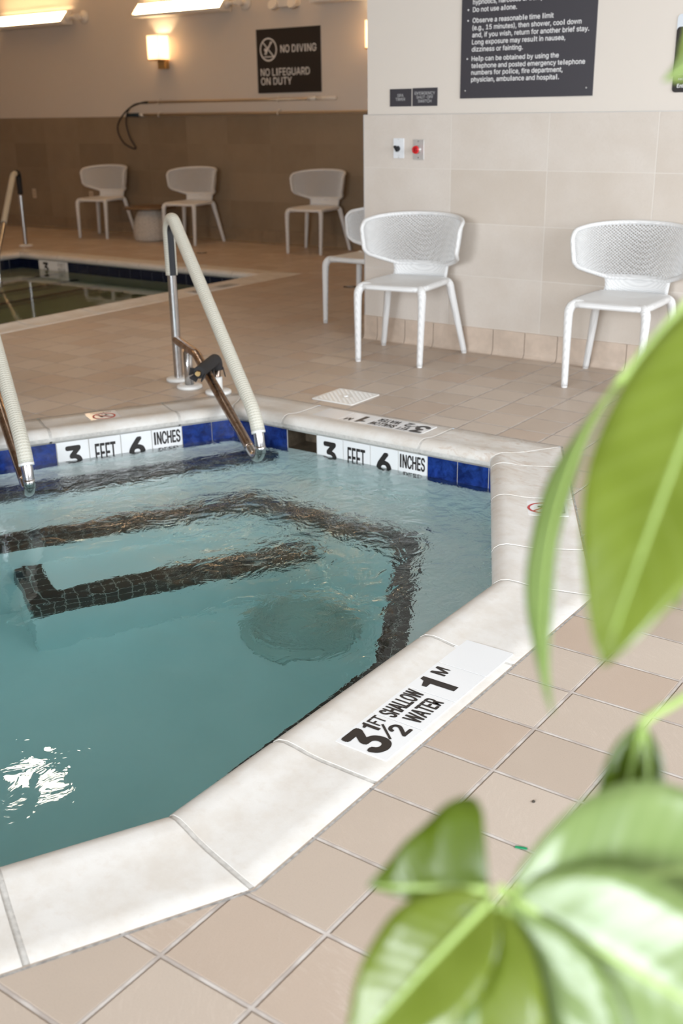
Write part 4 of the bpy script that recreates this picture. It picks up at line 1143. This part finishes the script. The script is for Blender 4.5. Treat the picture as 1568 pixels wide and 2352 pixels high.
# ------------------------------------------------------------------ potted plant in the foreground
pl = thing('potted_plant', 'leafy green potted plant with broad palmate leaves at the right foreground', 'plant', (.84, -.86, 0))
PO = Vector((.84, -.86, 0))
MB().lathe([(.12, .0005), (.15, .16), (.165, .32), (.155, .32), (.145, .29)], 32).build('pot', 'pot', pl)
MB().lathe([(.0, .285), (.146, .285)], 24, caps=False).build('soil', 'soil', pl)
tr = smooth_path([(0, 0, .27), (.015, .01, .55), (-.005, .01, .80), (.01, -.005, 1.05), (.0, .0, 1.36)], 8)
MB().tube(tr, [.024 - .012 * i / (len(tr) - 1) for i in range(len(tr))], 12).build('trunk', 'bark', pl)
def ray(px, py, d):       # a point seen at a pixel at distance d in front of the lens
    return CAM + (fwd + CR * ((px - 784) / f_px) - CU * ((py - 1176) / f_px)) * d
def leaflet(mb_name, base, tip, width, up, mat, parent, bend=0.15, fold=0.25, skew=0.45, twist=0.0, nu=26, nv=9, half=None):
    # blade from base to tip; up = side the upper face looks to; positions relative to the plant
    base = Vector(base) - PO; tip = Vector(tip) - PO; L = (tip - base).length; d = (tip - base) / L; up = Vector(up)
    up = (up - d * up.dot(d)).normalized(); side = d.cross(up)
    mb = MB(); vs = []; uvs = []
    for i in range(nu + 1):
        t = i / nu
        c = base + d * (L * t) + up * (bend * L * (4 * t * (1 - t)) * .5)
        tw = twist * t
        w_ = width * (max(0, math.sin(PI * t ** (math.log(.5) / math.log(skew)))) ** .85) * (1 - .0 * t) + .0015 * (1 - t)
        for j in range(nv):
            v = -1 + 2 * j / (nv - 1)
            if half == 1 and v < 0: vv = v * .25
            elif half == -1 and v > 0: vv = v * .25
            else: vv = v
            sd = side * math.cos(tw) + up * math.sin(tw); un = up * math.cos(tw) - side * math.sin(tw)
            wav = .035 * width * math.sin(18 * t + 2 * v) * abs(v)
            vs.append(c + sd * (w_ * vv) + un * (fold * w_ * abs(vv) - .35 * fold * w_ * vv * vv + wav)); uvs.append((t, v))
    mb.add(vs, [(i * nv + j, i * nv + j + 1, (i + 1) * nv + j + 1, (i + 1) * nv + j) for i in range(nu) for j in range(nv - 1)], True, uvs)
    o = mb.build(mb_name, mat, parent)
    so = o.modifiers.new('thickness', 'SOLIDIFY'); so.thickness = .0006; so.offset = 0
    # midrib as a raised cord on the lower face
    rp = [base + d * (L * i / 14) + up * (bend * L * 4 * (i / 14) * (1 - i / 14) * .5) + up * .0006 for i in range(14)]
    MB().tube(rp, [.0022 - .0016 * i / 13 for i in range(14)], 6).build('midrib', 'stem', o)
    return o
def petiole(pts, r=.0028):
    return MB().tube(smooth_path([Vector(p) - PO for p in pts], 8), r, 8).build('petiole', 'stem', pl)
toCam = lambda p: (CAM - Vector(p)).normalized()
Z = Vector((0, 0, 1))
# hanging broad leaf, upper right
b1 = ray(1760, 560, .60); t1 = ray(1383, 1532, .54)
leaflet('leaf', b1, t1, .0405, toCam(t1) + CR * -.25, 'leaf', pl, bend=.10, fold=.30, skew=.55)
# narrow leaf seen on edge
b2 = ray(1420, 880, .66); t2 = ray(1268, 1640, .62)
leaflet('leaf', b2, t2, .018, toCam(t2) * .35 + CR * -1.0, 'leaf_pale', pl, bend=.22, fold=.4, skew=.5)
b3 = ray(1640, 1080, .62); t3 = ray(1556, 1400, .58)
leaflet('leaf', b3, t3, .012, toCam(t3) * .6 + CR * -.8, 'leaf_pale', pl, bend=.10, fold=.4)
hub1 = ray(1800, 520, .61)
for b in (b1, b2, b3): petiole([hub1, (b + hub1) / 2 + Z * .01, b])
petiole([PO + Vector(tr[-1]), PO + Vector((.0, .0, 1.40)), hub1], .004)
# lower palmate leaf
hub = ray(1150, 2045, .57)
def pl_leaf(px, py, d, width, up, mat, **kw):
    tip = ray(px, py, d); base = hub + (tip - hub).normalized() * .006
    return leaflet('leaf', base, tip, width, up, mat, pl, **kw)
upc = (toCam(hub) * .8 + Z * .6).normalized()
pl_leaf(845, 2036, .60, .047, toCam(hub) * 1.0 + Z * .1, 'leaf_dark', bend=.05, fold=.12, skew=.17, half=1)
win = Vector((.22, -.86, .46))
pl_leaf(790, 2440, .57, .030, toCam(hub) + Z * .5 - CR * .2, 'leaf', bend=.08, fold=.30, skew=.40)
pl_leaf(985, 2800, .55, .046, win - CR * .25, 'leaf', bend=.10, fold=.26, skew=.42)
pl_leaf(1420, 2780, .53, .040, win, 'leaf_pale', bend=.10, fold=.24, skew=.42)
pl_leaf(1880, 2460, .52, .046, win + CR * .1, 'leaf_pale', bend=.12, fold=.24, skew=.42)
pl_leaf(1800, 1975, .57, .046, win + Z * .2, 'leaf_pale', bend=.12, fold=.30, skew=.48)
petiole([hub, ray(1400, 2120, .66), ray(1750, 1900, .72), PO + Vector(tr[18])], .0032)
# small drooping leaf on its own stalk
h5 = ray(1473, 1662, .62)
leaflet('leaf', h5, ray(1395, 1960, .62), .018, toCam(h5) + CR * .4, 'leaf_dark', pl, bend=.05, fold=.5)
leaflet('leaf', h5, ray(1475, 1880, .60), .006, CR * 1.0 + toCam(h5) * .3, 'leaf_pale', pl, bend=.08, fold=.3)
petiole([h5, ray(1530, 1625, .64), ray(1640, 1590, .68), PO + Vector(tr[22])])
# leaf tip at the upper right
leaflet('leaf', ray(1640, 70, .70), ray(1520, 186, .70), .007, Z * .5 + toCam(h5), 'leaf_pale', pl, bend=-.35, fold=.3)
petiole([ray(1640, 70, .70), ray(1720, 160, .66), hub1])
